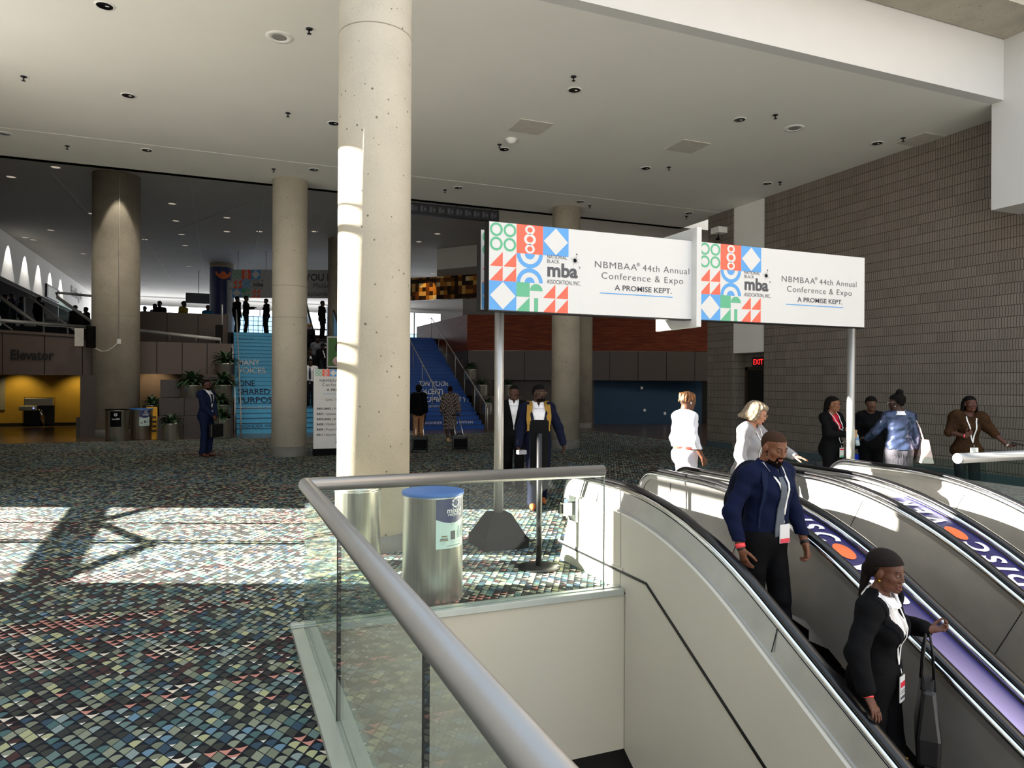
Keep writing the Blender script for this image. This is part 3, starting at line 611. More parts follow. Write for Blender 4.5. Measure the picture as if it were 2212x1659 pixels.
def balustrade(root, x, inner, outer_print=None):
    """handrail line at x; inner = +1 when the steps lie on the +x side"""
    b = MB(); b.tube([(x, y, z) for y, z in HP[2:]], .016, 14, up=(1,0,0), sy=2.4); local(b.build('handrail', M['black']), root)
    b = MB()
    for s in (-1, 1): b.tube([(x+s*.036, y, z) for y, z in off(HP[3:], .036)], .023, 10, up=(1,0,0))
    local(b.build('guide_rail', M['chrome']), root)
    top = off(HP, .05); low = [(6.2,.0)]+[(5.2,0.0)]+[(KY-.35, -.05)]+[(YEND, KZ-1.02-(KY-YEND)*math.tan(INC))]
    xi = x+inner*.03; b = MB(); poly = top+low[::-1]
    b.prism(poly, 0, min(xi, xi-inner*.03), max(xi, xi-inner*.03), 0); xf_ = xi+inner*.0015
    strip(b, off(HP[4:], .058), xf_+inner*.012, off(HP[4:], .10), xf_+inner*.004, 0)
    for y in (5.95, 4.75, 3.35, 2.0, .5):      # seams between panels, square to the slope below the bend
        z = hz(y); d = Vector((0, math.sin(INC)*.9, -math.cos(INC))) if y < 5 else Vector((0,0,-1))
        a = Vector((xf_, y, z))+d*.10; b.bar(a, a+d*.80, .006, .002, 1, up=(1,0,0))
    local(b.build('inner_panel', [M['panelsteel'], M['mblack']]), root)
    return top
def deck_strip(root, x0, x1, name, mats, dz=.075, ysplit=5.2):
    P = off(HP[12:], dz); b = MB(); m = len(P)
    for i in range(m-1): strip(b, P[i:i+2], x0, P[i:i+2], x1, 0 if P[i][0] > ysplit else 1)
    return local(b.build(name, mats), root)
def deck_text(root, xc, word, y_start, direction, h):
    """letters laid along the sloping deck; direction -1 reads down the slope, +1 reads up it"""
    P = off(HP[12:], .0595); S = [0.0]
    for (y0, z0), (y1, z1) in zip(P, P[1:]): S.append(S[-1]+math.hypot(y1-y0, z1-z0))
    def pos(s):
        for i in range(len(P)-1):
            if S[i] <= s <= S[i+1]: t = (s-S[i])/(S[i+1]-S[i]); return Vector((0, P[i][0]+(P[i+1][0]-P[i][0])*t, P[i][1]+(P[i+1][1]-P[i][1])*t))
        return Vector((0,)+P[-1])
    s0 = next(S[i]+(P[i][0]-y_start) for i in range(len(P)-1) if P[i+1][0] <= y_start <= P[i][0])
    b = MB(); cur = 0.0
    for ch in word:
        if ch == '●':
            r = h*.48; vs = []
            for i in range(29):
                a = 2*math.pi*i/28; s = s0-direction*0 + (1 if direction < 0 else -1)*(cur+r*1.0+r*math.cos(a)); p = pos(s); p.x = xc+(1 if direction < 0 else -1)*(r*math.sin(a)*.78)
                p.z += .002; vs.append(p)
            b.add(vs[:28], [tuple(range(28))], 1); cur += 2*r+h*.12; continue
        v, f = text_mesh(ch, h*1.36, bold=.055, shear=.30); w = max(q[0] for q in v); vs = []
        for q in v:
            s = s0 + (1 if direction < 0 else -1)*(cur+q[0]*.66); p = pos(s); p.x = xc+(1 if direction < 0 else -1)*(q[1]-h*.5); p.z += .004; vs.append(p)
        b.add(vs, f, 0); cur += w*.66+h*.07
    return sub(b.build('lettering', [M['wtxt'], M['orange']]), root)
EX = [(3.30,4.18),(4.58,5.47),(5.93,6.84)]
ELAB = ['nearest escalator, beige clad side panel and two riders', 'middle escalator between the two purple printed decks', 'escalator furthest from the railing, next to the block wall']
ESC = []
for k, (xl, xr) in enumerate(EX):
    e = tag(empty('escalator', (xl, 6.3, 0)), ELAB[k], 'escalator', 'three escalators going down'); ESC.append(e)
    balustrade(e, xl, 1); balustrade(e, xr, -1)
    b = MB(); b.box((xl+.04,5.0,-.05), (xr-.04,6.7,.004)); local(b.build('landing_plate', M['panelsteel']), e)
    b = MB(); n = 22
    for i in range(n):
        y1 = 5.0-i*.346; z1 = max(hz(y1)-STEPD, -9) if i else -.01; z1 = min(z1, .0)
        b.box((xl+.08, y1-.36, z1-.21), (xr-.08, y1, z1)); b.box((xl+.08, y1-.36, z1), (xr-.08, y1-.335, z1+.003), 1)
    local(b.build('steps', [M['mblack'], M['sunyellow']]), e)
    for s, x in ((1, xl+.05), (-1, xr-.05)):
        b = MB(); P = [(y, hz(y)-STEPD) for y in (5.2,4.9,4.6,4.3,4.0,3.7,3.4,2,0,YEND)]; strip(b, [(y,z-.1) for y,z in P], x, [(y,z+.16) for y,z in P], x+s*.008); local(b.build('skirt', M['mblack']), e)
    b = MB(); P = [(y, min(hz(y)-1.25, -.3)) for y in (5.15,4.6,4.2,3.6,3.0,YEND)]; Q = [(y, z-.7) for y, z in P]; b.prism(P+Q[::-1], 0, xl+.06, xr-.06); local(b.build('truss', M['dark']), e)
for k in (0, 1):
    d = deck_strip(ESC[k], EX[k][1]+.058, EX[k+1][0]-.058, 'deck', [M['panelsteel'], M['deck']], .062, 4.75)
    deck_text(d, (EX[k][1]+EX[k+1][0])/2, 'DISC●VER', 4.66 if k == 0 else 3.47, -1 if k == 0 else 1, .205)
deck_strip(ESC[2], EX[2][1]+.058, EX[2][1]+.2, 'deck', [M['panelsteel'], M['panelsteel']], .08)
# beige cladding of the outer side of the nearest escalator
e = ESC[0]; b = MB(); strip(b, off(HP[1:], .055), 3.245, off(HP[1:], .20), 3.205, 0); b.prism([(6.9,0)]*0 + off(HP[1:], .20)+off(HP[1:], .222)[::-1], 0, 3.188, 3.207, 0)
for y in (5.75, 3.5, 1.6): z = hz(y); b.bar((3.20,y,z-.2), (3.245,y,z-.06), .006, .004, 1)
local(b.build('side_deck', [M['panelsteel'], M['mblack']]), e)
top = off(HP, .215); b = MB(); poly = [p for p in top if p[1] > .16 or p[0] < 5.5]
SL = math.tan(R(30.6)); low = [(YEND, .16-(4.85-YEND)*SL-1.9), (5.17,-1.32), (5.17,.0), (6.42,.0)]
b.prism(poly+low, 0, 3.16, 3.197, 0); local(b.build('side_panel', M['beige']), e)
b = MB(); b.bar((3.158,6.45,.165), (3.158,4.85,.16), .012, .02, 0); b.bar((3.158,4.85,.16), (3.158,YEND,.16-(4.85-YEND)*SL), .012, .022, 0)
b.bar((3.157,6.45,.185), (3.157,5.21,.183), .008, .02, 1); local(b.build('shadow_gap', [M['mblack'], M['alu']]), e)
for y in (5.25,): local(MB().bar((3.158,y,.0), (3.158,y,.86), .006, .006).build('panel_joint', M['alu']), e)
c = at(1208,1090,X=3.05)
b = MB(); b.box((3.13,6.02,.44), (3.16,6.17,.68)); b.box((3.02,6.06,.50), (3.13,6.13,.62)); b.tube([(3.06,6.095,.46),(3.06,6.095,.66)], .035, 14); b.box((2.99,6.075,.52), (3.03,6.115,.60), 1)
local(b.build('belt_receiver', [M['chrome'], M['mblack']]), e)
# ------------------------------------------------------------------ glass railing around the opening
gr = tag(empty('glass_railing', (.58,5.24,0)), 'glass railing with a grey tube rail around the escalator opening', 'railing')
RX, RY, RZ, RR = .565, 5.235, 1.025, .05
b = MB(); b.tube([(RX,-2.5,RZ),(RX,RY,RZ)], RR, 24, caps=True); b.tube([(RX-.0,RY,RZ),(2.98,RY,RZ)], RR, 24); b.ball((RX,RY,RZ), RR, 24)
local(b.build('top_rail', M['rail']), gr)
c1 = at(732,1300,X=RX).y; c2 = at(920,1500,X=RX).y
for y0, y1 in ((c1+.001,RY-.03), (c2+.001,c1-.001), (-.6,c2-.001), (-2.4,-.62)): local(MB().box((RX-.008,y0,.02), (RX+.008,y1,RZ-.03)).build('pane', M['glass']), gr)
for y in (c1, c2): local(MB().box((RX-.0105,y-.005,.03), (RX+.0105,y+.005,RZ-.03)).build('pane_gasket', M['mblack']), gr)
for x0, x1 in ((RX+.0,1.78), (1.79,2.99)): local(MB().box((x0,RY-.008,.02), (x1,RY+.008,RZ-.03)).build('pane', M['glass']), gr)
local(MB().box((2.985,RY-.008,.03), (2.992,RY+.008,RZ-.03)).build('pane_edge', M['channel']), gr)
b = MB()
for x0, x1 in ((.47,.552),(.577,.66)): b.box((x0,-2.5,-.02), (x1,5.165,.032))
b.box((.552,-2.5,-.02), (.577,5.165,.022)); local(b.build('floor_channel', M['channel'], None, .004), gr)
b = MB()
for y0, y1 in ((5.17,5.222),(5.248,5.30)): b.box((.47 if y0 > 5.2 else .66,y0,-.02), (3.15,y1,.034))
b.box((.47,5.222,-.02), (3.15,5.248,.024)); local(b.build('floor_channel', M['channel'], None, .004), gr)
g2 = tag(empty('glass_railing', (6.95,4.9,0)), 'short glass railing beyond the last escalator, tube rail ending in a bright disc', 'railing')
c = at(2072,990,z=1.02); c2_ = at(2240,983,z=1.02)
YR = c.y
local(MB().tube([(c.x-.02,YR,1.02),(12.9,YR,1.02)], .052, 24).build('top_rail', M['rail']), g2)
local(MB().tube([(c.x-.028,YR,1.02),(c.x-.02,YR,1.02)], .052, 24).build('rail_cap', M['signwhite']), g2)
for x0, x1 in ((c.x+.03,c.x+1.2),(c.x+1.22,c.x+3.2),(c.x+3.22,12.9)): local(MB().box((x0,YR-.008,.02), (x1,YR+.008,.98)).build('pane', M['dglass']), g2)
local(MB().box((c.x-.02,YR-.05,-.02), (12.9,YR+.05,.035)).build('floor_channel', M['channel']), g2)
local(MB().box((c.x+.42,YR+.02,.02), (c.x+.436,YR+.9,.95)).build('pane', M['dglass']), g2)
local(MB().box((c.x+.12,YR+.0,.46), (c.x+.36,YR+.2,.52)).build('bracket', M['mblack']), g2)
# ------------------------------------------------------------------ litter and recycling cans
def can(name, c, r, h, label, lid, grp=None):
    o = tag(empty(name, c), label, 'trash can', grp)
    MB().lathe([(r*.97,0),(r,.015),(r,h-.03),(r*1.015,h-.02),(r*1.015,h)], seg=56, caps=True).build('drum', M['cansteel'], o)
    if lid == 'ring':
        b = MB(); b.lathe([(r*1.02,h-.005),(r*1.03,h+.012),(r*.98,h+.028),(r*.72,h+.012),(r*.70,h-.05)], seg=56, caps=False); b.build('lid_ring', M['cansteel'], o)
        MB().lathe([(r*.70,h+.002),(0,h+.001)], seg=40, caps=False).build('liner', M['bplastic'], o)
    else:
        MB().lathe([(r*1.03,h-.012),(r*1.045,h+.004),(r*1.03,h+.018),(r*.9,h+.022),(0,h+.012)], seg=56, caps=False).build('lid', M['lidblue'] if lid == 'blue' else M['bplastic'], o)
    return o
class Wrap(Flat):
    """artwork wrapped round a can: x is arc length from the angle a0, y is height"""
    def __init__(s, r, a0, z0, lift=.0012): MB.__init__(s); s.r = r; s.a0 = a0; s.z0 = z0; s.lift = lift
    def P(s, x, y, k=1): a = s.a0+x/s.r; q = s.r+s.lift*(k+1); return Vector((q*math.cos(a), q*math.sin(a), s.z0+y))
    def rect(s, x0, y0, x1, y1, m=0, k=1):
        n = 10
        for i in range(n): s.poly([(x0+(x1-x0)*i/n,y0),(x0+(x1-x0)*(i+1)/n,y0),(x0+(x1-x0)*(i+1)/n,y1),(x0+(x1-x0)*i/n,y1)], m, k)
        return s
def recycle(F, cx, cy, r, m, k=3):
    for i in range(3):
        a = R(90+120*i); ca, sa = math.cos(a), math.sin(a)
        def T(x, y): return (cx+(x*ca-y*sa)*r, cy+(x*sa+y*ca)*r)
        F.poly([T(.95,-.42), T(.95,.12), T(.62,.30), T(.62,-.30)], m, k); F.poly([T(.62,.30), T(.95,.12), T(.50,.80), T(.22,.62)], m, k)
        F.poly([T(.42,.98), T(.02,.62), T(.62,.42)], m, k)
PM = [M['postal'], M['navy'], M['wtxt'], M['gtxt'], M['dtxt'], mat('poster_brown', '8d7748', .6), mat('poster_outline', 'a9bdb8', .6)]
def mixed_poster(o, r, a0, z0, w, h):
    F = Wrap(r, a0, z0); F.rect(0, 0, w, h, 0, 0); n = 14; lowy = lambda t: h*(.585-.085*math.sin(math.pi*t))
    for i in range(n):
        t0, t1 = i/n, (i+1)/n; F.poly([(w*t0,lowy(t0)),(w*t1,lowy(t1)),(w*t1,h),(w*t0,h)], 1, 1)
    recycle(F, w*.62, h*.895, w*.15, 2)
    F.text('mixed', w*.31, h*.70, w*.22, 2, 3, width=w*.56, bold=.016); F.text('recycling', w*.34, h*.645, w*.125, 2, 3, width=w*.50, bold=.012)
    F.ring(w*.5, h*.49, w*.025, w*.04, 6, k=2)
    for i in range(4): F.rect(w*(.10+.02*i), h*(.155+.028*i), w*(.36-.01*i), h*(.175+.028*i), (5,4,6,5)[i], 2)
    F.rect(w*.44, h*.17, w*.60, h*.34, 4, 2); F.rect(w*.47, h*.18, w*.53, h*.33, 3, 3)
    for x in (.70, .90):
        F.poly([(w*x,h*.18),(w*(x+.14),h*.18),(w*(x+.14),h*.30),(w*(x+.10),h*.37),(w*(x+.10),h*.42),(w*(x+.04),h*.42),(w*(x+.04),h*.37),(w*x,h*.30)] if x < .8 else [(w*x,h*.20),(w*.985,h*.20),(w*.985,h*.42),(w*.95,h*.46),(w*x,h*.38)], 6, 2)
    F.rect(w*.32, h*.045, w*.85, h*.055, 3, 2)
    for x in (.12,.46,.70): F.rect(w*x, h*.12, w*(x+.18), h*.128, 6, 2); F.rect(w*(x+.03), h*.095, w*(x+.14), h*.102, 6, 2)
    sub(F.build('poster', PM), next(c for c in o.children if c.name.startswith('drum')))
c = at(934,1308,z=0); dv = Vector((c.x,c.y,0)).normalized(); c = c+dv*.245
o = can('recycling_can', (c.x,c.y,0), .246, .855, 'tall steel recycling can with a blue lid and mixed recycling poster, behind the railing', 'blue')
ar = math.atan2(-c.y, -c.x); mixed_poster(o, .2465, ar+.10, .44, .285, .40)
c = at(763,1213,z=0); dv = Vector((c.x,c.y,0)).normalized(); c = c+dv*.20
can('litter_can', (c.x-.02,c.y-.36,0), .215, .74, 'steel litter can with an open ring top at the foot of the sunlit column', 'ring')
c = at(250,953,z=0); o = can('litter_can', (c.x,c.y+.3,0), .31, .92, 'far steel can with a black landfill poster in front of the thick column', 'black')
a0 = math.atan2(-c.y, -c.x); F = Wrap(.311, a0-.62, .42); F.rect(0, 0, .30, .46, 0, 0); F.text('landfill', .05, .21, .075, 1, 2, width=.2, bold=.02); F.ring(.15,.36,.02,.045,1,k=2); sub(F.build('poster', [M['bplastic'],M['wtxt']]), next(c for c in o.children if c.name.startswith('drum')))
c = at(303,950,z=0); o = can('recycling_can', (c.x,c.y+.3,0), .31, .92, 'far recycling can with a mixed recycling poster beside the landfill can', 'blue')
mixed_poster(o, .311, a0-.22, .42, .30, .48)
# yellow wet floor sign
c = at(327,948,z=0); ws = tag(empty('wet_floor_sign', (c.x,c.y+.1,0), .3), 'yellow folding wet floor sign beside the far recycling can', 'floor sign')
for s in (-1, 1):
    b = MB(); b.bar((0,s*.16,0), (0,s*.02,.98), .30 if s < 0 else .30, .02, 0, up=(0,1,0)); F = Flat((-.08,s*.155,.15), (1,0,0), (0,-s*.16,1), (0,s,0), .012); lf_ = b.build('leaf', M['sunyellow'], ws) if s > 0 else b.build('leaf', M['sunyellow'], ws)
F = Flat((-.12,-.172,.12), (1,0,0), (0,.14,.98), (0,-1,0), .004)
for i in range(4): F.rect(.02, .10+i*.14, .22, .16+i*.14, 0)
F.build('warning_marks', M['mblack'], ws.children[0])
# ------------------------------------------------------------------ ceiling fittings
DL = [(226,12),(277,206),(721,266),(10,288),(317,324),(678,366),(1241,194),(1598,258),(1089,322),(1395,363),(1895,309),(1657,396),(990,405),(1253,435),(1488,460)]
pl = at(*DL[1], z=CEIL)
def downlight(loc):
    o = empty('downlight', loc)
    MB().lathe([(.075,.0),(.115,-.012),(.12,0)], seg=28, caps=False).build('trim_ring', M['white'], o)
    MB().lathe([(.098,-.007),(.06,-.0045),(0,-.004)], seg=24, caps=False).build('reflector', mat('dark_reflector', '0c0c0c', .25, .6), o); rf_ = o.children[-1]
    MB().ball((.03,.0,-.006), (.026,.014,.004), 10).build('lamp', mat('lamp_glass', 'f4f0e6', .2), rf_)
    return o
DN = ['at the top left corner', 'above the thick column', 'just left of the sunlit column', 'cut by the left edge', 'beyond the groove above the thick column', 'behind the pale column top', 'large and alone right of the sunlit column', 'in front of the right hand speaker grille', 'by the white smoke detector', 'near the right access panel', 'closest to the block wall', 'at the foot of the block wall edge', 'beyond the groove right of the sunlit column', 'above the column behind the sign', 'at the far end of the groove']
d0 = None
for (px, py), w in zip(DL, DN):
    p = at(px, py, z=CEIL); p.z = CEIL-.001
    o = downlight(p) if d0 is None else copy_tree(d0); d0 = d0 or o; o.location = p; tag(o, 'recessed ceiling downlight '+w, 'downlight', 'downlights in the lobby ceiling')
SPK = [(668,62),(51,165),(622,244),(145,315),(591,365),(1239,165),(1675,248),(1079,312),(1951,298),(1445,361),(1685,393),(961,410),(1274,444),(1483,467)]
SN = ['near the left speaker grille', 'far left of all', 'between the groove and the left speaker', 'beyond the groove at far left', 'above the pale column', 'beside the large downlight', 'above the right speaker grille', 'touching the smoke detector', 'nearest the block wall', 'right of the downlight near the right panel', 'by the wall end downlight', 'left of the downlight beyond the groove', 'above the column behind the sign', 'at the far end of the groove']
s0 = None
for (px, py), w in zip(SPK, SN):
    p = at(px, py, z=CEIL); p.z = CEIL
    if s0 is None:
        o = empty('sprinkler', p); MB().lathe([(.045,0),(.045,-.012),(.015,-.02)], seg=18).build('escutcheon', M['mblack'], o)
        b = MB(); b.tube([(0,0,-.01),(0,0,-.07)], .012, 8); b.lathe([(.0,-.075),(.03,-.072),(.03,-.068),(0,-.066)], seg=14, caps=False); b.build('deflector', M['mblack'], o)
    else: o = copy_tree(s0)
    s0 = s0 or o; o.location = p; tag(o, 'small black sprinkler head '+w, 'sprinkler', 'sprinklers in the lobby ceiling')
for (px, py), w in (((604,80),'left of the sunlit column'),((1715,277),'right of the middle of the ceiling')):
    p = at(px, py, z=CEIL); o = tag(empty('ceiling_speaker', p), 'round flush ceiling speaker grille '+w, 'speaker', 'ceiling speakers')
    MB().lathe([(.0,-.006),(.10,-.006),(.10,-.012),(.185,-.008),(.19,0)], seg=36, caps=False).build('rim', M['white'], o)
    MB().lathe([(0,-.0075),(.099,-.0075)], seg=30, caps=False).build('grille', mat('grille_grey', '8c8782', .7), o)
p = at(1105,301,z=CEIL); tag(MB().lathe([(0,-.085),(.055,-.08),(.085,-.05),(.09,-.03),(.115,-.022),(.12,0)], seg=32, caps=False).build('smoke_detector', M['white'], None, 0, p), 'white domed smoke detector on the lobby ceiling', 'smoke detector')
for (px, py), w in (((1145,274),'left of the sign board'),((1485,316),'in the middle of the right half'),((1990,302),'against the block wall')):
    p = at(px, py, z=CEIL); o = tag(MB().box((-.33,-.33,-.012), (.33,.33,0)).build('access_panel', mat('panel_paint', 'cfc8bd', .8), None, .004, p), 'square access panel in the ceiling '+w, 'ceiling panel', 'ceiling access panels')
# emergency lamp on the white strip of wall, exit sign, black ticker display
p = at(1530,506,X=12.98); em = tag(empty('emergency_light', (12.95,16.2,p.z)), 'boxy emergency light fixed to the block pier behind the sign', 'lamp')
b = MB(); b.box((-.25,-.2,-.12), (.05,.15,.05)); b.build('housing', M['white'], em, .01); b = MB(); b.tube([(-.1,0,-.12),(-.1,.0,-.2),(-.16,-.05,-.26)], .02); b.lathe([(.03,0),(.07,-.06)], (-.16,-.05,-.24), 14); b.build('lamp_head', M['bplastic'], em)
p = at(1632,782,X=13.1); ex = tag(empty('exit_sign', (13.08,14.62,p.z)), 'red EXIT sign above the recess in the block wall', 'exit sign')
b = MB(); b.box((-.03,0,-.12), (.03,.42,.12)); b.box((-.01,-.07,-.05), (.01,.0,.05)); hx_ = b.build('housing', M['mblack'], ex)
F = Flat((-.034,.40,-.09), (0,-1,0), (0,0,1), (-1,0,0), .002); F.text('EXIT', .02, .02, .2, 0, width=.36, bold=.02); F.build('lettering', emitter('exit_red', 'ff2a2a', 1.4), hx_)
a, c = at(860,452,Y=18.45), at(1077,470,Y=18.45)
tk = tag(empty('display_board', (a.x,18.42,0)), 'long black display strip hung under the ceiling edge right of the sunlit column', 'display'); b = MB()
zt = at(1077,456,Y=18.4).z; b.box((0,0,zt-.29), (c.x-a.x,.12,zt))
for x in (.3,1.6,2.6): b.box((x,.04,zt), (x+.03,.07,CEIL+.01))
hk_ = b.build('housing', M['mblack'], tk)
F = Flat((.05,-.004,zt-.26), (1,0,0), (0,0,1), (0,-1,0), .002)
for i in range(11):
    x = .02+i*.25
    if x < c.x-a.x-.3: F.rect(x,.02,x+.21,.22,0,0); F.rect(x+.03,.05,x+.09,.19,1,1); F.rect(x+.12,.08,x+.18,.15,1,1)
F.build('modules', [mat('display_cell','23252b',.3), mat('display_mark','4a4e58',.4)], hk_)
# ------------------------------------------------------------------ stairs with printed risers
NR, RISE, RUN, SY0 = 24, UP/24, .31, 26.1
def stair_pt(px, py):
    d = ray(px, py); sl = RISE/RUN; t = (EYE+sl*SY0)/(sl*d.y-d.z); return CAMP+d*t
def make_stairs(name, x0, x1, m, label, lines, tm):
    o = struct(empty(name, (x0, SY0, 0)), label)
    b = MB()
    for i in range(NR):
        y = i*RUN; z = i*RISE
        b.add([(0,y,z),(x1-x0,y,z),(x1-x0,y,z+RISE-.008),(0,y,z+RISE-.008)], [(0,1,2,3)], 0)
        b.box((0,y-.012,z+RISE-.008), (x1-x0,y+RUN,z+RISE), 1)
        b.box((0,y+.01,0), (.03,y+RUN,z+RISE-.01), 2); b.box((x1-x0-.03,y+.01,0), (x1-x0,y+RUN,z+RISE-.01), 2)
    b.build('steps', [m, M['stair_t'], M['dgranite']], o)
    bm = bmesh.new(); mi = []
    for (body, px, py, hp, wp, ti) in lines:
        p0 = stair_pt(px, py); p1 = stair_pt(px, py-hp); pw = stair_pt(px+wp, py)
        vs, fs = text_mesh(body, (p1.z-p0.z)/.72, bold=.02 if hp > 9 else .0); w = max(v[0] for v in vs); q = (pw.x-p0.x)/w
        bv = [bm.verts.new((p0.x-x0+v[0]*q, 0, p0.z+v[1])) for v in vs]
        for f in fs:
            try: bm.faces.new([bv[i] for i in f]).material_index = ti
            except ValueError: pass
    for i in range(1, NR):
        bmesh.ops.bisect_plane(bm, geom=bm.verts[:]+bm.edges[:]+bm.faces[:], plane_co=(0,0,i*RISE), plane_no=(0,0,1))
    bmesh.ops.split_edges(bm, edges=[e for e in bm.edges if len({int((f.calc_center_median().z)/RISE) for f in e.link_faces}) > 1])
    for f in bm.faces:
        k = int(f.calc_center_median().z/RISE)
        for v in f.verts: v.co.y = k*RUN-.006
    me = bpy.data.meshes.new('lettering'); bm.to_mesh(me); bm.free()
    for t in tm: me.materials.append(t)
    t = bpy.data.objects.new('lettering', me); COL.objects.link(t); t.parent = o
    return o
xa1 = at(511,937,Y=SY0).x; xb2 = at(1046,926,Y=SY0).x; xa2 = 6.9
make_stairs('stairs', xa1, 3.45, M['stair_l'], 'wide stairs with light blue printed risers, left of the pale column',
    [('MANY',513,789,13,48,0),('VOICES.',513,806,13,64,0),('ONE',514,834,13,37,1),('SHARED',514,852,13,69,1),('PURPOSE.',514,870,13,88,1),('JOBS.DANAHER.COM',515,883,5,70,0),("WONDER WHAT'S WITHIN",516,924,7,140,1),('DANAHER',514,734,4,34,1)], [M['wtxt'], M['ntxt']])
make_stairs('stairs', xa2, xb2, M['stair_d'], 'stairs with royal blue printed risers, right of the sunlit column',
    [('ON YOUR',907,834,11,62,0),('TALENT.',903,851,11,60,0),('COMMUNITY.',905,868,11,106,0),('JOBS.DANAHER.COM',905,880,5,72,0),('WONDER WHAT\'S WITHIN',915,916,6,106,0)], [M['wtxt']])
def rail_posts(name, pts, label, n=5, h=.95):
    """sloping handrail with posts standing on the stairs"""
    o = tag(empty(name, (pts[0][0], pts[0][1], 0)), label, 'handrail'); b = MB(); b.tube(pts, .022, 10); local(b.build('rail', M['hallrail']), o)
    P = [Vector(p) for p in pts]
    for k in range(n):
        t = k/(n-1); p = P[-3].lerp(P[-2], t); zs = max(0, (p.y-SY0)/RUN*RISE); local(MB().tube([(p.x,p.y,zs),(p.x,p.y,p.z)], .016, 8).build('post', M['hallrail']), o)
    return o
def srail(x, label, n):
    s = RISE/RUN; return rail_posts('handrail', [(x,SY0-.48,.0),(x,SY0-.48,.80),(x,SY0-.42,.90),(x,SY0-.28,.98),(x,SY0+NR*RUN,.95+NR*RISE+.05),(x,SY0+NR*RUN+.3,.95+NR*RISE+.05)], label, n)
srail(xa1+.12, 'steel handrail along the left edge of the light blue stairs', 3)
srail(at(957,885,Y=SY0-.2).x, 'steel handrail along the left side of the royal blue stairs', 6)
srail(xb2-.05, 'steel handrail along the right edge of the royal blue stairs', 7)
# two far escalators between the stairs
for x0, lab, dk in ((3.62, 'far escalator rising between the columns with a light blue side', 'stair_l'), (5.35, 'far escalator just left of the royal blue stairs', 'ntxt')):
    e = tag(empty('escalator', (x0,SY0-1.6,0)), lab, 'escalator', 'two escalators going up at the back of the hall'); s = math.tan(R(28)); N = 7.6
    for x in (x0, x0+1.15):
        P = [(SY0-2.2,.35),(SY0-2.35,.65),(SY0-2.2,.95),(SY0-1.2,.97),(SY0-.4,1.12),(SY0+N,1.12+(N+.4)*s),(SY0+N+1.5,1.15+(N+.5)*s)]
        local(MB().tube([(x,y,z) for y, z in P], .05, 10, up=(1,0,0)).build('handrail', M['black']), e)
        b = MB(); b.prism([(y,z-.04) for y, z in P[2:]]+[(SY0+N+1.5,UP-.1),(SY0+N,UP-.2),(SY0-.2,-.0),(SY0-2.2,0)], 0, x-.03, x+.03); local(b.build('side_panel', M[dk] if x > x0 else M['mblack']), e)
    b = MB()
    for i in range(24): b.box((x0+.06,SY0-.4+i*.33,-.1+i*.165), (x0+1.09,SY0-.07+i*.33,.02+i*.165))
    local(b.build('steps', M['mblack']), e)
    b = MB(); b.box((x0+.0,SY0-2.4,0), (x0+1.15,SY0-.3,.02)); local(b.build('landing_plate', M['panelsteel']), e)
# bright signs beside the far escalator
c = at(735,752,Y=23.3); pb = tag(empty('portrait_poster', (c.x,c.y,0)), 'poster with a portrait on green, standing beside the dark column', 'poster')
b = MB(); b.box((-.42,0,2.25), (.42,.04,3.25)); b.build('board', M['signwhite'], pb); b = MB(); b.box((-.38,-.006,2.3), (.38,-.002,3.2)); b.build('backdrop', mat('poster_green', '4d7a3a', .6), pb)
b = MB(); b.ball((0,-.02,2.88), (.16,.012,.2), 14, 1); b.ball((0,-.032,2.84), (.09,.012,.13), 14, 0); b.ball((0,-.02,2.45), (.25,.012,.17), 14, 2); b.build('portrait', [mat('print_skin','8a5a42',.6), mat('print_hair','1a1210',.7), mat('print_pink','d8b8b4',.6)], pb)
b = MB(); b.box((-.2,0,1.3), (.42,.04,2.18)); b.build('lower_board', mat('poster_teal','2f5a78',.5), pb); b = MB(); b.box((-.02,.01,0), (.04,.05,2.3)); b.build('post', M['rail'], pb)
# directory board on the carpet
a = at(677,985,z=0); c = Vector((a.x+.68,a.y,0)); db = tag(empty('directory_board', (a.x,a.y,0)), 'freestanding white directory board between the two nearest columns', 'sign'); zt = at(679,797,D=17.07).z
b = MB(); b.box((0,0,.17), (1.36,.10,zt)); bd_ = b.build('board', M['signwhite'], db); b = MB(); b.box((-.01,-.02,0), (1.37,.12,.17)); b.build('base', M['bplastic'], db)
F = Flat((0,-.003,0), (1,0,0), (0,0,1), (0,-1,0), .002); c_ = .17; y = zt-c_-.005
rings4(F, .03, y, c_); chain(F, .03+c_, y, c_); diamond(F, .03+2*c_, y, c_); tri4(F, .03+3*c_, y, c_); arcs(F, .03+4*c_, y, c_); greens(F, .03+5*c_, y, c_); diamond(F, .03+6*c_, y, c_)
F.text('NBMBAA® 44th Annual', .13, zt-.31, .1, 4, width=1.1, space=1.15); F.text('Conference & Expo', .19, zt-.41, .1, 4, width=.98, space=1.15); F.text('A PROMISE KEPT.', .30, zt-.53, .085, 5, width=.78, bold=.03); F.rect(.22, zt-.60, 1.14, zt-.592, 3, 2)
F.text('ON THIS LEVEL', .27, zt-.77, .085, 4, width=.82, space=1.2)
for i, (k, t) in enumerate((('B401-B402','Main Entrance'),('B403','Speaker Ready'),('B405-B406','Breakout'),('B408',"Mother's Room"),('B409','Prayer Room'),('B411','Security Office'))):
    yy = zt-.98-i*.125; F.text(k, .07, yy, .075, 5, bold=.03); w = max(v[0] for v in text_mesh(k, .075, bold=.03)[0]); F.text('| '+t, .07+w+.03, yy, .075, 4)
logo(F, .52, .22, .3); F.build('printed_face', SIGNM, bd_)
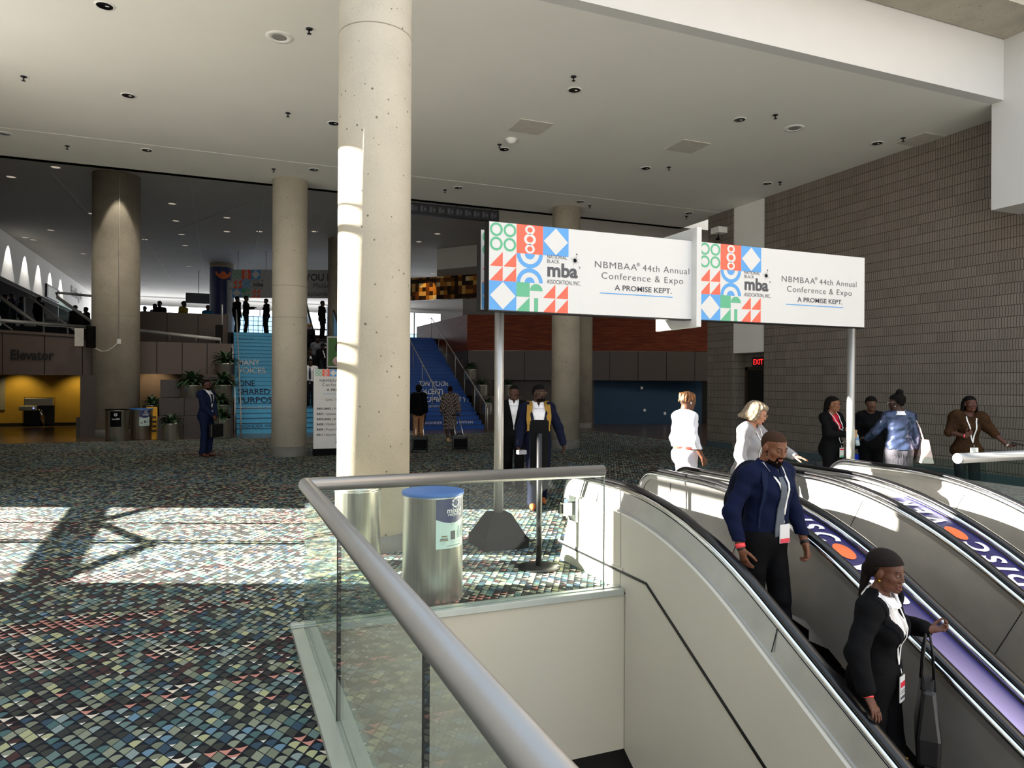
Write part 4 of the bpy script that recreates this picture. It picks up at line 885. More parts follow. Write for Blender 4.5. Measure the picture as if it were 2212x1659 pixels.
# hanging banner, round column banner, dark wayfinding sign
a = at(502,600,D=36); c = at(745,600,D=36); u = Vector((c.x-a.x, c.y-a.y, 0)).normalized(); nb = Vector((u.y,-u.x,0))
zt = at(502,582,D=36).z; zb = at(502,643,D=36).z; W = (Vector((c.x,c.y,0))-Vector((a.x,a.y,0))).length
hb = tag(empty('hanging_banner', (a.x,a.y,zb)), 'wide conference banner hanging above the upper landing', 'banner')
b = MB(); p0 = Vector((a.x,a.y,0)); vs = [p0, p0+u*W, p0+u*W-nb*.03, p0-nb*.03]; b.add([v+Vector((0,0,z)) for z in (zb, zt) for v in vs], [(3,2,1,0),(4,5,6,7),(0,1,5,4),(1,2,6,5),(2,3,7,6),(3,0,4,7)]); ck_ = local(b.build('cloth', mat('banner_grey','b4b4b4',.7)), hb)
F = Flat((a.x,a.y,zb), u, (0,0,1), nb, .004); H = zt-zb; pattern(F, .0, .0, H*.99); logo(F, H*.72, H*.32, H*.42); k = W/243.0
F.text('YOU N', k*157, H*.62, H*.34, 5, bold=.04, width=k*62); F.text('Philad', k*174, H*.36, H*.25, 4, width=k*36); F.text('Septembe', k*156, H*.08, H*.24, 4, width=k*56); sub(F.build('print', SIGNM), ck_)
b = MB()
for t in (.05,.3,.62,.95): q = p0+u*(W*t); b.tube([(q.x,q.y,zt),(q.x,q.y,FAR_CEIL)], .015, 6)
local(b.build('hanging_wire', M['rail']), hb)
c7 = C7.location; ang = math.atan2(-c7.y, -c7.x)
wb = tag(empty('column_banner', (c7.x,c7.y,UP)), 'navy banner with an orange dot and a figure wrapped round the upper level column', 'banner')
zt7 = at(478,580,D=40).z-UP; MB().lathe([(.635,.05),(.635,zt7)], seg=56, caps=False).build('wrap', M['navy'], wb); wp_ = wb.children[0]
F = Wrap(.645, ang-.9, 0, .006); F.disc(.66, zt7-.25, .42, 1, 180, 360); F.rect(.85, .05, 1.5, zt7-.7, 2); F.disc(1.12, zt7-.95, .26, 3); F.rect(.78, .05, 1.6, 1.6, 4)
F.build('print', [M['navy'], M['orange'], mat('print_grey','9a9a98',.6), mat('print_brown','5a3a2c',.6), M['signwhite']], wp_)
a = at(401,643,D=42); tag(MB().box((0,0,-.3), (1.45,.12,.3)).build('wayfinding_sign', mat('dark_sign','3a3a3c',.4), None, .01, a), 'dark hanging wayfinding sign left of the round column banner', 'sign')
b = bpy.data.objects['wayfinding_sign']; MB().bar((.7,.06,.3), (.7,.06,FAR_CEIL-a.z), .03).build('hanger', M['mblack'], b)
# Elevator lettering, screen and cable on the thick column
u = Vector((1,0,0)); nn = Vector((0,-1,0))
p = on_elev(22,776); q = on_elev(116,776); F = Flat(p+nn*.0, u, (0,0,1), nn, .03); F.text('Elevator', 0, 0, .42, 0, 1, width=(q-p).length, bold=.05)
tag(F.build('elevator_lettering', M['btxt']), 'raised black letters spelling Elevator on the brown granite bulkhead', 'lettering')
d3 = Vector((-C3.location.x, -C3.location.y, 0)).normalized(); s3 = Vector((-d3.y, d3.x, 0))
cb = tag(empty('wall_cable', C3.location+d3*.7), 'thin pale cable running down the thick column to an outlet', 'cable'); zo = at(245,736,D=22.2).z
b = MB(); q = d3*.015+s3*.08; b.tube([(q.x,q.y,FAR_CEIL-.05),(q.x,q.y,zo)], .012, 6); b.build('conduit', mat('conduit_white','cfcac0',.5), cb)
b = MB(); b.box((q.x-.05,q.y-.03,zo-.09), (q.x+.06,q.y+.03,zo+.06)); b.build('outlet_box', M['white'], cb)
b = MB(); e_ = s3*-.55-d3*.05; b.tube([(q.x,q.y,zo-.02)]+[(q.x+(e_.x-q.x)*t, q.y+(e_.y-q.y)*t+.0, zo-.02-.32*math.sin(math.pi*t*.75)) for t in (.25,.5,.75,1)], .01, 6); b.build('flex_cord', M['wtxt'], cb)
zc = at(300,730,D=22.6).z; tv = tag(empty('display_screen', C3.location-s3*.86+d3*.2+Vector((0,0,zc))), 'flat screen bracketed to the right side of the thick column', 'screen')
b = MB(); b.box((-.22,-.32,-.30), (.02,-.26,.26)); b.build('back_cover', mat('screen_back','c9c5ba',.5), tv); b = MB(); b.bar((.10,-.30,-.0), (.34,-.12,-.0), .08, .68); b.build('bezel', M['bplastic'], tv); b = MB(); b.bar((-.2,.1,0), (.12,-.22,0), .12, .2); b.build('bracket', M['mblack'], tv)
# drinking fountain in the ochre lobby, notice frame
c = at(74,919,D=27.2); df = tag(empty('drinking_fountain', (c.x,YO-.10,0)), 'steel drinking fountain on a black panel of the ochre wall', 'fountain')
b = MB(); b.box((-.52,0,.05), (.5,.03,1.12)); b.build('back_panel', M['mblack'], df); b = MB(); b.box((-.60,-.42,.62), (-.02,0,.80)); b.box((-.45,-.3,.80), (.5,0,1.1)); bs_ = b.build('basin', M['cansteel'], df, .02)
b = MB(); b.tube([(0,-.2,.72),(.1,-.26,.6),(.12,-.2,.3),(.14,-.1,.06)], [.04,.07,.09,.07], 12); b.build('drain_cover', M['chrome'], df)
b = MB(); b.ball((-.12,-.43,.72), .03, 10); b.build('push_button', emitter('button_blue','8aa0ff',1.0), bs_)
c = at(-2,850,D=27.5); MBn = MB().box((-.3,0,-.1), (.18,.05,1.15)); tag(MBn.build('notice_frame', mat('frame_grey','8f8a80',.4), None, 0, (c.x,YO-.06,.75)), 'grey framed notice at the left edge of the ochre wall', 'frame')
# ------------------------------------------------------------------ planters
def leaf_ball(seed, r, h, n=46):
    rng = random.Random(seed); b = MB()
    for i in range(n):
        a = rng.uniform(0, 2*math.pi); el = rng.uniform(.35, 1.35); L = r*rng.uniform(.75,1.15); w = r*rng.uniform(.085,.13); z0 = rng.uniform(0, h*.55)
        d = Vector((math.cos(a), math.sin(a), 0)); s = Vector((-d.y, d.x, 0)); pts = []; p = d*.04+Vector((0,0,z0)); v = d*math.cos(el)+Vector((0,0,math.sin(el)))
        K = 6
        for k in range(K+1):
            ww = w*math.sin(math.pi*(.12+.88*k/K))**.8 if k < K else 0.004
            pts.append((p.copy(), ww)); p = p+v*(L/K); v = (v+Vector((0,0,-.30))).normalized()
        vs = []
        for q, ww in pts: vs += [q-s*ww+Vector((0,0,ww*.35)), q, q+s*ww+Vector((0,0,ww*.35))]
        b.add(vs, [(3*k+j, 3*k+j+1, 3*k+j+4, 3*k+j+3) for k in range(K) for j in (0,1)], 0, True)
    b.tube([(0,0,-.1),(0,0,h*.6)], .02, 6); return b
PROTO = {}
def planter(px, py, wpx, D, hpx, label, seed, base=None):
    """steel drum of pixel width wpx, plant above"""
    c = at(px, py, D=D); r = wpx/FPX*D/2; h = hpx/FPX*D
    if base is not None: c.z = base
    o = tag(empty('planter', c, seed), label, 'planter', 'steel planters on the granite terraces')
    MB().lathe([(r*.96,0),(r,.02),(r,h-.02),(r*1.03,h),(r*.94,h),(r*.93,h-.05)], seg=36, caps=False).build('drum', M['cansteel'], o)
    MB().lathe([(0,h-.06),(r*.93,h-.06)], seg=24, caps=False).build('soil', M['soil'], o)
    k = seed % 3
    if k not in PROTO: PROTO[k] = leaf_ball(k+5, 1.0, .6, 64).build('foliage', M['leaf'])
    f = PROTO[k] if PROTO[k].parent is None else PROTO[k].copy()
    if f.name not in COL.objects: COL.objects.link(f)
    f.parent = o; f.location = (0,0,h-.05); q = r*(1.55 if px < 700 else 1.3); f.scale = (q,q,q*.95)
for px, Y, z, wpx, hpx, lab in ((328,25.8,.5,34,34,'planter partly behind the thick column under the warm light'), (370,23.9,0,36,36,'planter on the floor left of the person in the blue suit'), (416,25.4,1.25,50,27,'widest planter, on the middle terrace above the person in the blue suit'),
      (486,26.6,2.02,42,24,'planter highest on the left terrace, next to the light blue stairs'), (482,25.42,1.25,46,27,'planter second from the top beside the light blue stairs'), (476,24.72,.68,40,24,'planter third from the top beside the light blue stairs'), (478,23.9,0,40,44,'planter on the floor behind the person in the blue suit'),
      (1017,28.4,1.93,30,22,'planter highest on the right terrace, beside the royal blue stairs'), (1042,27.5,1.25,30,24,'second planter down beside the royal blue stairs'), (1054,26.7,.55,24,24,'third planter down, left of the sign post'), (1097,27.5,1.25,26,24,'upper planter just right of the left sign post'), (1094,25.2,0,26,26,'planter on the floor just right of the left sign post')):
    c = at(px, 850, Y=Y); planter(px, 850, wpx, (c-CAMP).dot(_fw), hpx, lab, hash(lab) % 97 if False else int(px), z)
b = MB()
for x0, x1, y0, z1 in ((9.70,10.9,26.3,.55),(9.70,11.6,27.1,1.25),(9.70,10.6,28.0,1.93)): b.box((x0,y0,0), (x1,28.8,z1))
struct(b.build('trim_7', M['dgranite']), 'stepped granite terrace right of the royal blue stairs')
c = at(320,924,Y=25.9); struct(MB().box((c.x-.4,25.5,0), (c.x+.45,26.5,.5)).build('trim_8', M['dgranite']))
# ------------------------------------------------------------------ rails and glass on the left upper level
ur = tag(empty('stair_railing', (E1.x,EY+.3,3.4)), 'tube railings and glass above the Elevator bulkhead', 'railing')
def tb(pts, r, name, m=M['hallrail']): return local(MB().tube(pts, r, 10).build(name, m), ur)
def pl(px, py, D): return tuple(at(px, py, D=D))
tb([pl(-30,690,23.2), pl(205,708,26.4)], .065, 'level_rail')
tb([pl(-5,638,26), pl(77,697,26)], .06, 'sloping_rail'); tb([pl(122,632,28), pl(124,642,28), pl(230,718,28)], .06, 'sloping_rail'); tb([pl(124,632,28), pl(215,641,29.5)], .05, 'upper_rail'); tb([pl(60,638,27), pl(172,722,27)], .035, 'sloping_rail'); tb([pl(2,695,26), pl(26,712,26)], .03, 'sloping_rail')
for px, y0, y1 in ((53,642,700),(94,664,718),(146,706,722)): tb([pl(px,y0,27), pl(px,y1,27)], .03, 'post')
for (x0, y0, x1, y1, y2, D) in ((0,645,76,700,722,26.2),(126,648,203,700,722,28.2)):
    vs = [at(x0,y0,D=D), at(x1,y1,D=D), at(x1,y2,D=D), at(x0,y2,D=D)]; b = MB(); n = Vector((0,.02,0)); b.add(vs+[v+n for v in vs], [(0,1,2,3),(7,6,5,4),(0,4,5,1),(1,5,6,2),(2,6,7,3),(3,7,4,0)]); local(b.build('pane', M['dglass']), ur)
g3 = tag(empty('handrail', at(318,716,D=25.2)), 'grey tube rail above the granite band right of the thick column', 'handrail')
local(MB().tube([pl(300,714,25.0), pl(476,733,25.6), pl(476,744,25.6)], .06, 10).build('rail', M['hallrail']), g3)
g4 = tag(empty('handrail', at(483,680,D=29)), 'short steel rail at the corner of the upper granite parapet', 'handrail'); local(MB().tube([pl(480,658,29), pl(480,722,29)], .03, 8).build('post', M['hallrail']), g4)
for px, y0, y1 in ((367,719,733),(424,727,738)): local(MB().tube([pl(px,y0,25.3), pl(px,y1,25.4)], .025, 8).build('post', M['hallrail']), g3)
# parking-sign lettering and menu board on the scallop wall
def onsc(px, py): return at(px, py, X=-8.89)
p = onsc(153,619); q = onsc(176,640); F = Flat((-8.89,p.y,p.z-.55), (0,1,0), (0,0,1), (1,0,0), .03); F.text('Building A', 0, 0, .9, 0, 1, width=q.y-p.y, bold=.03); tag(F.build('building_lettering', M['btxt']), 'black letters on the white scallop lit wall', 'lettering')
p = onsc(98,613); q = onsc(125,640); b = MB(); y0, y1 = p.y, q.y; o = tag(empty('menu_board', (-8.88,y0,p.z)), 'framed lit notice board on the scallop lit wall', 'board')
zt_, zb_ = onsc(98,612).z, onsc(98,641).z; b.box((-8.89,y0,zb_), (-8.80,y1,zt_)); local(b.build('frame', M['mblack']), o); b = MB(); b.box((-8.81,y0+.3,zb_+.1), (-8.79,y1-.3,zt_-.1)); local(b.build('lit_face', emitter('lit_notice','c8ccc8',.35)), o)
# ------------------------------------------------------------------ hall lamps and added fill spots
def spot(name, loc, tgt, energy, size=60, col=(1,.9,.75), blend=.5, r=.05):
    l = bpy.data.lights.new(name, 'SPOT'); l.energy = energy; l.spot_size = R(size); l.spot_blend = blend; l.color = col; l.shadow_soft_size = r
    o = bpy.data.objects.new(name, l); COL.objects.link(o); o.location = loc; o.rotation_euler = (Vector(tgt)-Vector(loc)).to_track_quat('-Z', 'Y').to_euler(); return o
for i, px in enumerate((18,54,83,108,131)):
    q = onsc(px, 540+i*22); spot('scallop_lamp', (-8.55,q.y,FAR_CEIL-.08), (-8.95,q.y,5.0), 170, 62, (1,.97,.92), .12, .02)
for x in (-5.2,-7.2,-9.5): spot('ochre_lobby_lamp', (x,YO-.8,2.15), (x,YO+.1,.4), 30, 110, (1,.8,.35), .8)
spot('column_lamp', C3.location+d3*1.15+Vector((.1,0,FAR_CEIL-.1)), C3.location+d3*.5+Vector((0,0,2)), 45, 46, (1,.93,.8), .3)
spot('recess_lamp', (-2.2,27.6,2.25), (-2.2,28.9,.8), 18, 100, (1,.75,.5), .7)
for t in (.28,.42,.62,.78): q = Q1.lerp(Q2, t); spot('mosaic_lamp', (q.x-.35,q.y-1.0,7.55), (q.x,q.y,6.5), 55, 50, (1,.7,.3), .5)
# hall downlights: small dim lamps in the hall ceiling
hd = None
for i, (px, py) in enumerate(((24,382),(120,361),(372,440),(197,461),(110,497),(380,477),(313,517),(392,506),(400,530),(490,470),(490,500),(407,575),(312,617),(180,548),(133,604),(95,576),(72,518),(55,513),(560,500),(680,500),(905,522),(965,452),(1000,590),(935,590),(945,505))):
    p = at(px, py, z=FAR_CEIL)
    if hd is None:
        hd = empty('hall_downlight', p); MB().lathe([(.13,-.004),(.16,-.016),(.17,0)], seg=18, caps=False).build('trim_ring', M['white'], hd); MB().lathe([(0,-.006),(.13,-.005)], seg=16, caps=False).build('lamp', emitter('dim_lamp','fff0d8',.28), hd); o = hd
    else: o = copy_tree(hd)
    o.location = p; tag(o, 'small dim downlight in the higher hall ceiling', 'downlight', 'downlights in the hall ceiling')

for x, y, w_ in ((-6,23.6,170),(-1.5,23.0,200),(3,23.2,260),(8,23.4,60),(13,25.0,40),(1.5,29.5,150),(8,29.0,60)): spot('hall_fill', (x,y,FAR_CEIL-.12), (x,y+1.2,0), w_, 120, (1,.93,.82), .9, .12)  # fill spots without fixtures of their own, added to brighten the hall
# ------------------------------------------------------------------ people: bodies and garments as blended volumes, surfaced into one continuous mesh
def _axis(lo, hi, h, fine=()):
    pts = [lo]
    while pts[-1] < hi:
        s = h
        for a, b, f in fine:
            if a-h <= pts[-1] <= b: s = min(s, f)
        pts.append(pts[-1]+s)
    return np.array(pts, np.float32)
class Fld:
    def __init__(s, lo, hi, h, fine=((),(),())):
        s.ax = [_axis(lo[i], hi[i], h, fine[i]) for i in range(3)]; s.d = np.full([len(a) for a in s.ax], 1.0, np.float32); s.h = h
    def copy(s): c = object.__new__(Fld); c.ax = s.ax; c.d = s.d.copy(); c.h = s.h; return c
    def _blk(s, lo, hi):
        sl = []
        for i in range(3):
            a = max(0, int(np.searchsorted(s.ax[i], lo[i]))-1); b = min(len(s.ax[i]), int(np.searchsorted(s.ax[i], hi[i]))+1); sl.append(slice(a, max(b, a+1)))
        return tuple(sl)
    def _xyz(s, sl): return s.ax[0][sl[0]][:,None,None], s.ax[1][sl[1]][None,:,None], s.ax[2][sl[2]][None,None,:]
    def _put(s, sl, b, k, op):
        a = s.d[sl]
        if op == 'u':
            if k <= 0: s.d[sl] = np.minimum(a, b)
            else: h = np.clip(.5+.5*(a-b)/k, 0, 1); s.d[sl] = a*(1-h)+b*h-k*h*(1-h)
        else:
            b = -b; h = np.clip(.5-.5*(a-b)/max(k, 1e-4), 0, 1); s.d[sl] = a*(1-h)+b*h+k*h*(1-h)
    def cap(s, a, b, ra, rb=None, k=.02, op='u'):
        rb = ra if rb is None else rb; m = max(ra, rb)+k+2*s.h
        sl = s._blk([min(a[i], b[i])-m for i in range(3)], [max(a[i], b[i])+m for i in range(3)]); X, Y, Z = s._xyz(sl)
        ab = [b[i]-a[i] for i in range(3)]; l2 = max(sum(q*q for q in ab), 1e-9)
        t = np.clip(((X-a[0])*ab[0]+(Y-a[1])*ab[1]+(Z-a[2])*ab[2])/l2, 0, 1)
        d = np.sqrt((X-a[0]-ab[0]*t)**2+(Y-a[1]-ab[1]*t)**2+(Z-a[2]-ab[2]*t)**2)-(ra+(rb-ra)*t); s._put(sl, d, k, op); return s
    def ell(s, c, r, Rm=None, k=.02, op='u'):
        m = max(r)+k+2*s.h; sl = s._blk([c[i]-m for i in range(3)], [c[i]+m for i in range(3)]); X, Y, Z = s._xyz(sl)
        X, Y, Z = X-c[0], Y-c[1], Z-c[2]
        if Rm is not None:
            Q = Rm.transposed(); X, Y, Z = (Q[0][0]*X+Q[0][1]*Y+Q[0][2]*Z, Q[1][0]*X+Q[1][1]*Y+Q[1][2]*Z, Q[2][0]*X+Q[2][1]*Y+Q[2][2]*Z)
        k0 = np.sqrt((X/r[0])**2+(Y/r[1])**2+(Z/r[2])**2); k1 = np.sqrt((X/r[0]**2)**2+(Y/r[1]**2)**2+(Z/r[2]**2)**2)
        d = k0*(k0-1)/np.maximum(k1, 1e-3); s._put(sl, d.astype(np.float32), k, op); return s
    def fn(s, f): X, Y, Z = s._xyz((slice(None),)*3); s.d = f(s.d, X, Y, Z).astype(np.float32); return s
    def front(s, x, z, back=False):
        """outermost surface y over (x, z)"""
        i = int(np.argmin(abs(s.ax[0]-x))); k = int(np.argmin(abs(s.ax[2]-z))); col = s.d[i,:,k]; q = np.nonzero(col < 0)[0]
        if not len(q): return -.05 if back else .05
        j = q[0] if back else q[-1]; j2 = max(j-1, 0) if back else min(j+1, len(col)-1); t = col[j]/(col[j]-col[j2]) if col[j] != col[j2] else 0
        return float(s.ax[1][j]+(s.ax[1][j2]-s.ax[1][j])*t)
    def mesh(s, name, m, parent, mw=None):
        d = s.d.copy()
        for ax in range(3):
            ix = [slice(None)]*3
            for e in (0, -1): ix[ax] = e; d[tuple(ix)] = np.maximum(d[tuple(ix)], .001)
        neg = d < 0
        c = np.zeros([n-1 for n in d.shape], np.int8)
        for i in (0,1):
            for j in (0,1):
                for k in (0,1): c += neg[i:d.shape[0]-1+i, j:d.shape[1]-1+j, k:d.shape[2]-1+k]
        act = (c > 0) & (c < 8); I, J, K = np.nonzero(act)
        if not len(I): I = J = K = np.zeros(1, int)
        idx = np.full(c.shape, -1, np.int64); idx[act] = np.arange(len(I))
        acc = np.zeros((len(I), 3)); cnt = np.zeros(len(I))
        for ax in range(3):
            o1, o2 = [q for q in range(3) if q != ax]
            for u in (0,1):
                for v in (0,1):
                    o = [0,0,0]; o[o1] = u; o[o2] = v; p = [0,0,0]; p[ax] = 1
                    da = d[I+o[0], J+o[1], K+o[2]]; db = d[I+o[0]+p[0], J+o[1]+p[1], K+o[2]+p[2]]; cr = (da < 0) != (db < 0)
                    t = np.where(cr, da/np.where(cr, da-db, 1), 0)
                    for q in range(3): acc[:, q] += np.where(cr, o[q]+(t if q == ax else 0), 0)
                    cnt += cr
        acc /= np.maximum(cnt, 1)[:, None]; V = np.zeros((len(I), 3), np.float32)
        for q, ii in enumerate((I, J, K)): A = s.ax[q]; V[:, q] = A[ii]+acc[:, q]*(A[ii+1]-A[ii])
        quads = []
        for ax in range(3):
            o1, o2 = [(1,2),(2,0),(0,1)][ax]; n = d.shape
            sa = [slice(None)]*3; sb = [slice(None)]*3; sa[ax] = slice(0, n[ax]-1); sb[ax] = slice(1, n[ax])
            for o in (o1, o2): sa[o] = sb[o] = slice(1, n[o]-1)
            na, nb = neg[tuple(sa)], neg[tuple(sb)]; ch = na != nb; P = np.nonzero(ch); P = list(P)
            P[o1] = P[o1]+1; P[o2] = P[o2]+1; fl = na[ch]
            def g(u, v): q = list(P); q[o1] = q[o1]-u; q[o2] = q[o2]-v; return idx[tuple(q)]
            Q = np.stack([g(1,1), g(0,1), g(0,0), g(1,0)], 1); Q[~fl] = Q[~fl][:, ::-1]; quads.append(Q)
        Q = np.concatenate(quads); Q = Q[(Q >= 0).all(1)]
        me = bpy.data.meshes.new(name); me.vertices.add(len(V)); me.vertices.foreach_set('co', V.ravel())
        me.loops.add(Q.size); me.loops.foreach_set('vertex_index', Q.ravel().astype(np.int32)); me.polygons.add(len(Q))
        me.polygons.foreach_set('loop_start', np.arange(0, Q.size, 4, dtype=np.int32)); me.polygons.foreach_set('use_smooth', np.ones(len(Q), bool))
        me.materials.append(m); me.update(calc_edges=True); me.validate()
        o = bpy.data.objects.new(name, me); COL.objects.link(o); o.parent = parent
        if mw is not None: o.matrix_local = mw
        return o
def rot(yaw=0, pitch=0, roll=0):
    """yaw + turns to the person's right, pitch + tips forward/down, roll + tips to the right"""
    return (Matrix.Rotation(-R(yaw), 3, 'Z') @ Matrix.Rotation(-R(pitch), 3, 'X') @ Matrix.Rotation(R(roll), 3, 'Y'))
def V3(*a): return Vector(a)
def skinmat(h):
    n = 'skin_'+h
    if n in MATS: return MATS[n]
    g = NG(n); c = lin(h); f = g.noise(g.coord(), 14, 4); col = g.ramp(f, [(.3, tuple(v*.86 for v in c)), (.7, tuple(min(1, v*1.1) for v in c))])
    p = g.bsdf(col, .5, 0, bump=g.noise(g.coord(), 300, 2), bstr=.05, bdist=.002, spec=.35); p.inputs['Subsurface Weight'].default_value = .06; p.inputs['Subsurface Radius'].default_value = (.02,.008,.005)
    MATS[n] = g.m; return g.m
def cloth(h, rough=.8, weave=220, amt=.14, name=None, metal=0.0, sheen=True):
    n = name or 'cloth_'+h
    if n in MATS: return MATS[n]
    g = NG(n); c = lin(h); w = g.noise(g.coord(), weave, 2); f = g.noise(g.coord(), 7, 3)
    col = g.ramp(g.math('ADD', g.math('MULTIPLY', w, .5), g.math('MULTIPLY', f, .5)), [(.3, tuple(v*(1-amt) for v in c)), (.7, tuple(min(1, v*(1+amt)) for v in c))])
    g.bsdf(col, rough, metal, bump=g.math('ADD', w, g.math('MULTIPLY', f, 3.0)), bstr=.25, bdist=.006, spec=.12); MATS[n] = g.m; return g.m
HEADC = {}
def head_prims(F, P, Rm, fem, jaw=1.0, mouth=0.0, lid=.004, fine=True):
    """P maps head-frame points into the field, Rm is the matching rotation"""
    e = lambda c, r, k=.02, op='u': F.ell(P(c), r, Rm, k, op)
    c_ = lambda a, b, ra, rb=None, k=.02, op='u': F.cap(P(a), P(b), ra, rb, k, op)
    e((0,-.012,.045), (.075,.096,.076)); e((0,-.034,.018), (.070,.076,.078)); e((0,.020,-.022), (.062,.072,.086))
    w = .030*jaw if fem else .036*jaw
    c_((-w,.028,-.078), (w,.028,-.078), .028 if fem else .031, k=.03); e((0,.069,-.096), (.024 if fem else .029,.021,.020), .025)
    for s in (-1, 1):
        e((s*.042,.056,-.018), (.025,.024,.024), .02)
        F.ell(P((s*.077,-.006,-.006)), (.010,.019,.031), Rm @ Matrix.Rotation(s*R(14), 3, 'Z'), .008)
    if not fine: c_((0,.088,.008), (0,.110,-.032), .010, .015, .010); return
    c_((-.034,.080,.022), (.034,.080,.022), .0115, k=.014)
    for s in (-1, 1): e((s*.031,.094,.004), (.018,.016,.0125), .012, 's')
    c_((0,.086,.014), (0,.0985 if fem else .1025,-.027), .0080, .0122 if fem else .0135, .011)
    for s in (-1, 1): e((s*.0155,.094,-.031), (.0105,.012,.0085), .007)
    g = mouth*.010
    for s in (-1, 1):
        c_((s*.022,.083,-.058), (0,.0925,-.0555), .0055, .0065, .007); c_((s*.021,.082,-.063-g), (0,.0915,-.066-g*1.6), .0055, .0075, .007)
        e((s*.031,.0775,.004), (.0143,.0143,.0143), .004)
    if mouth: e((0,.093,-.061-g*.6), (.014,.016,.004+g*.5), .003, 's')
    for s in (-1, 1):    # slit between the lids
        F.ell(P((s*.031,.0935,.004+(lid-.004)*.5)), (.0125,.012,max(.0022, (lid+.005)*.5)), Rm, .002, 's')
def head_field(fem, h, jaw, mouth, lid):
    k = (fem, h, jaw, mouth, lid)
    if k not in HEADC:
        F = Fld((-.15,-.17,-.17), (.15,.17,.19), h); head_prims(F, lambda c: Vector(c), Matrix.Identity(3), fem, jaw, mouth, lid, h < .009); HEADC[k] = F
    return HEADC[k]
def hairline(t, nz=0.0, fr=.10, nape=-.075, side=.066):
    """close hair: skull offset by t above a line from forehead to nape, trimmed round the ears"""
    def f(d, X, Y, Z):
        reg = np.maximum(.030-(Z-.62*(Y-.02))+0*X, -.001)*.8
        line = np.where(Y > .0, .052+(Y-.02)*(fr*3.0-.2), nape+(Y+.09)*1.38)
        reg = (line-Z)*.75+0*X
        n = nz*(np.sin(X*140+1)*np.sin(Y*150+2)*np.sin(Z*145)+.6*np.sin(X*260)*np.sin(Y*240+1)*np.sin(Z*250+2)) if nz else 0
        return np.maximum(d-t-n, reg)
    return f
def ribbon(pts, w, th=.003, side=None):
    """flat band through pts; w half width; side = across direction(s)"""
    b = MB(); vs = []; n = len(pts); P = [Vector(p) for p in pts]
    for i, p in enumerate(P):
        t = (P[min(i+1,n-1)]-P[max(i-1,0)]).normalized(); sd = Vector(side[i] if isinstance(side, list) else (side or (1,0,0))); sd = (sd-t*sd.dot(t)).normalized(); nn = sd.cross(t).normalized()
        ww = w[i] if isinstance(w, (list, tuple)) else w
        vs += [p-sd*ww-nn*th, p+sd*ww-nn*th, p+sd*ww+nn*th, p-sd*ww+nn*th]
    fs = [(4*i+j, 4*i+(j+1)%4, 4*i+4+(j+1)%4, 4*i+4+j) for i in range(n-1) for j in range(4)]+[(3,2,1,0), (4*n-4,4*n-3,4*n-2,4*n-1)]
    return b.add(vs, fs, 0, False)
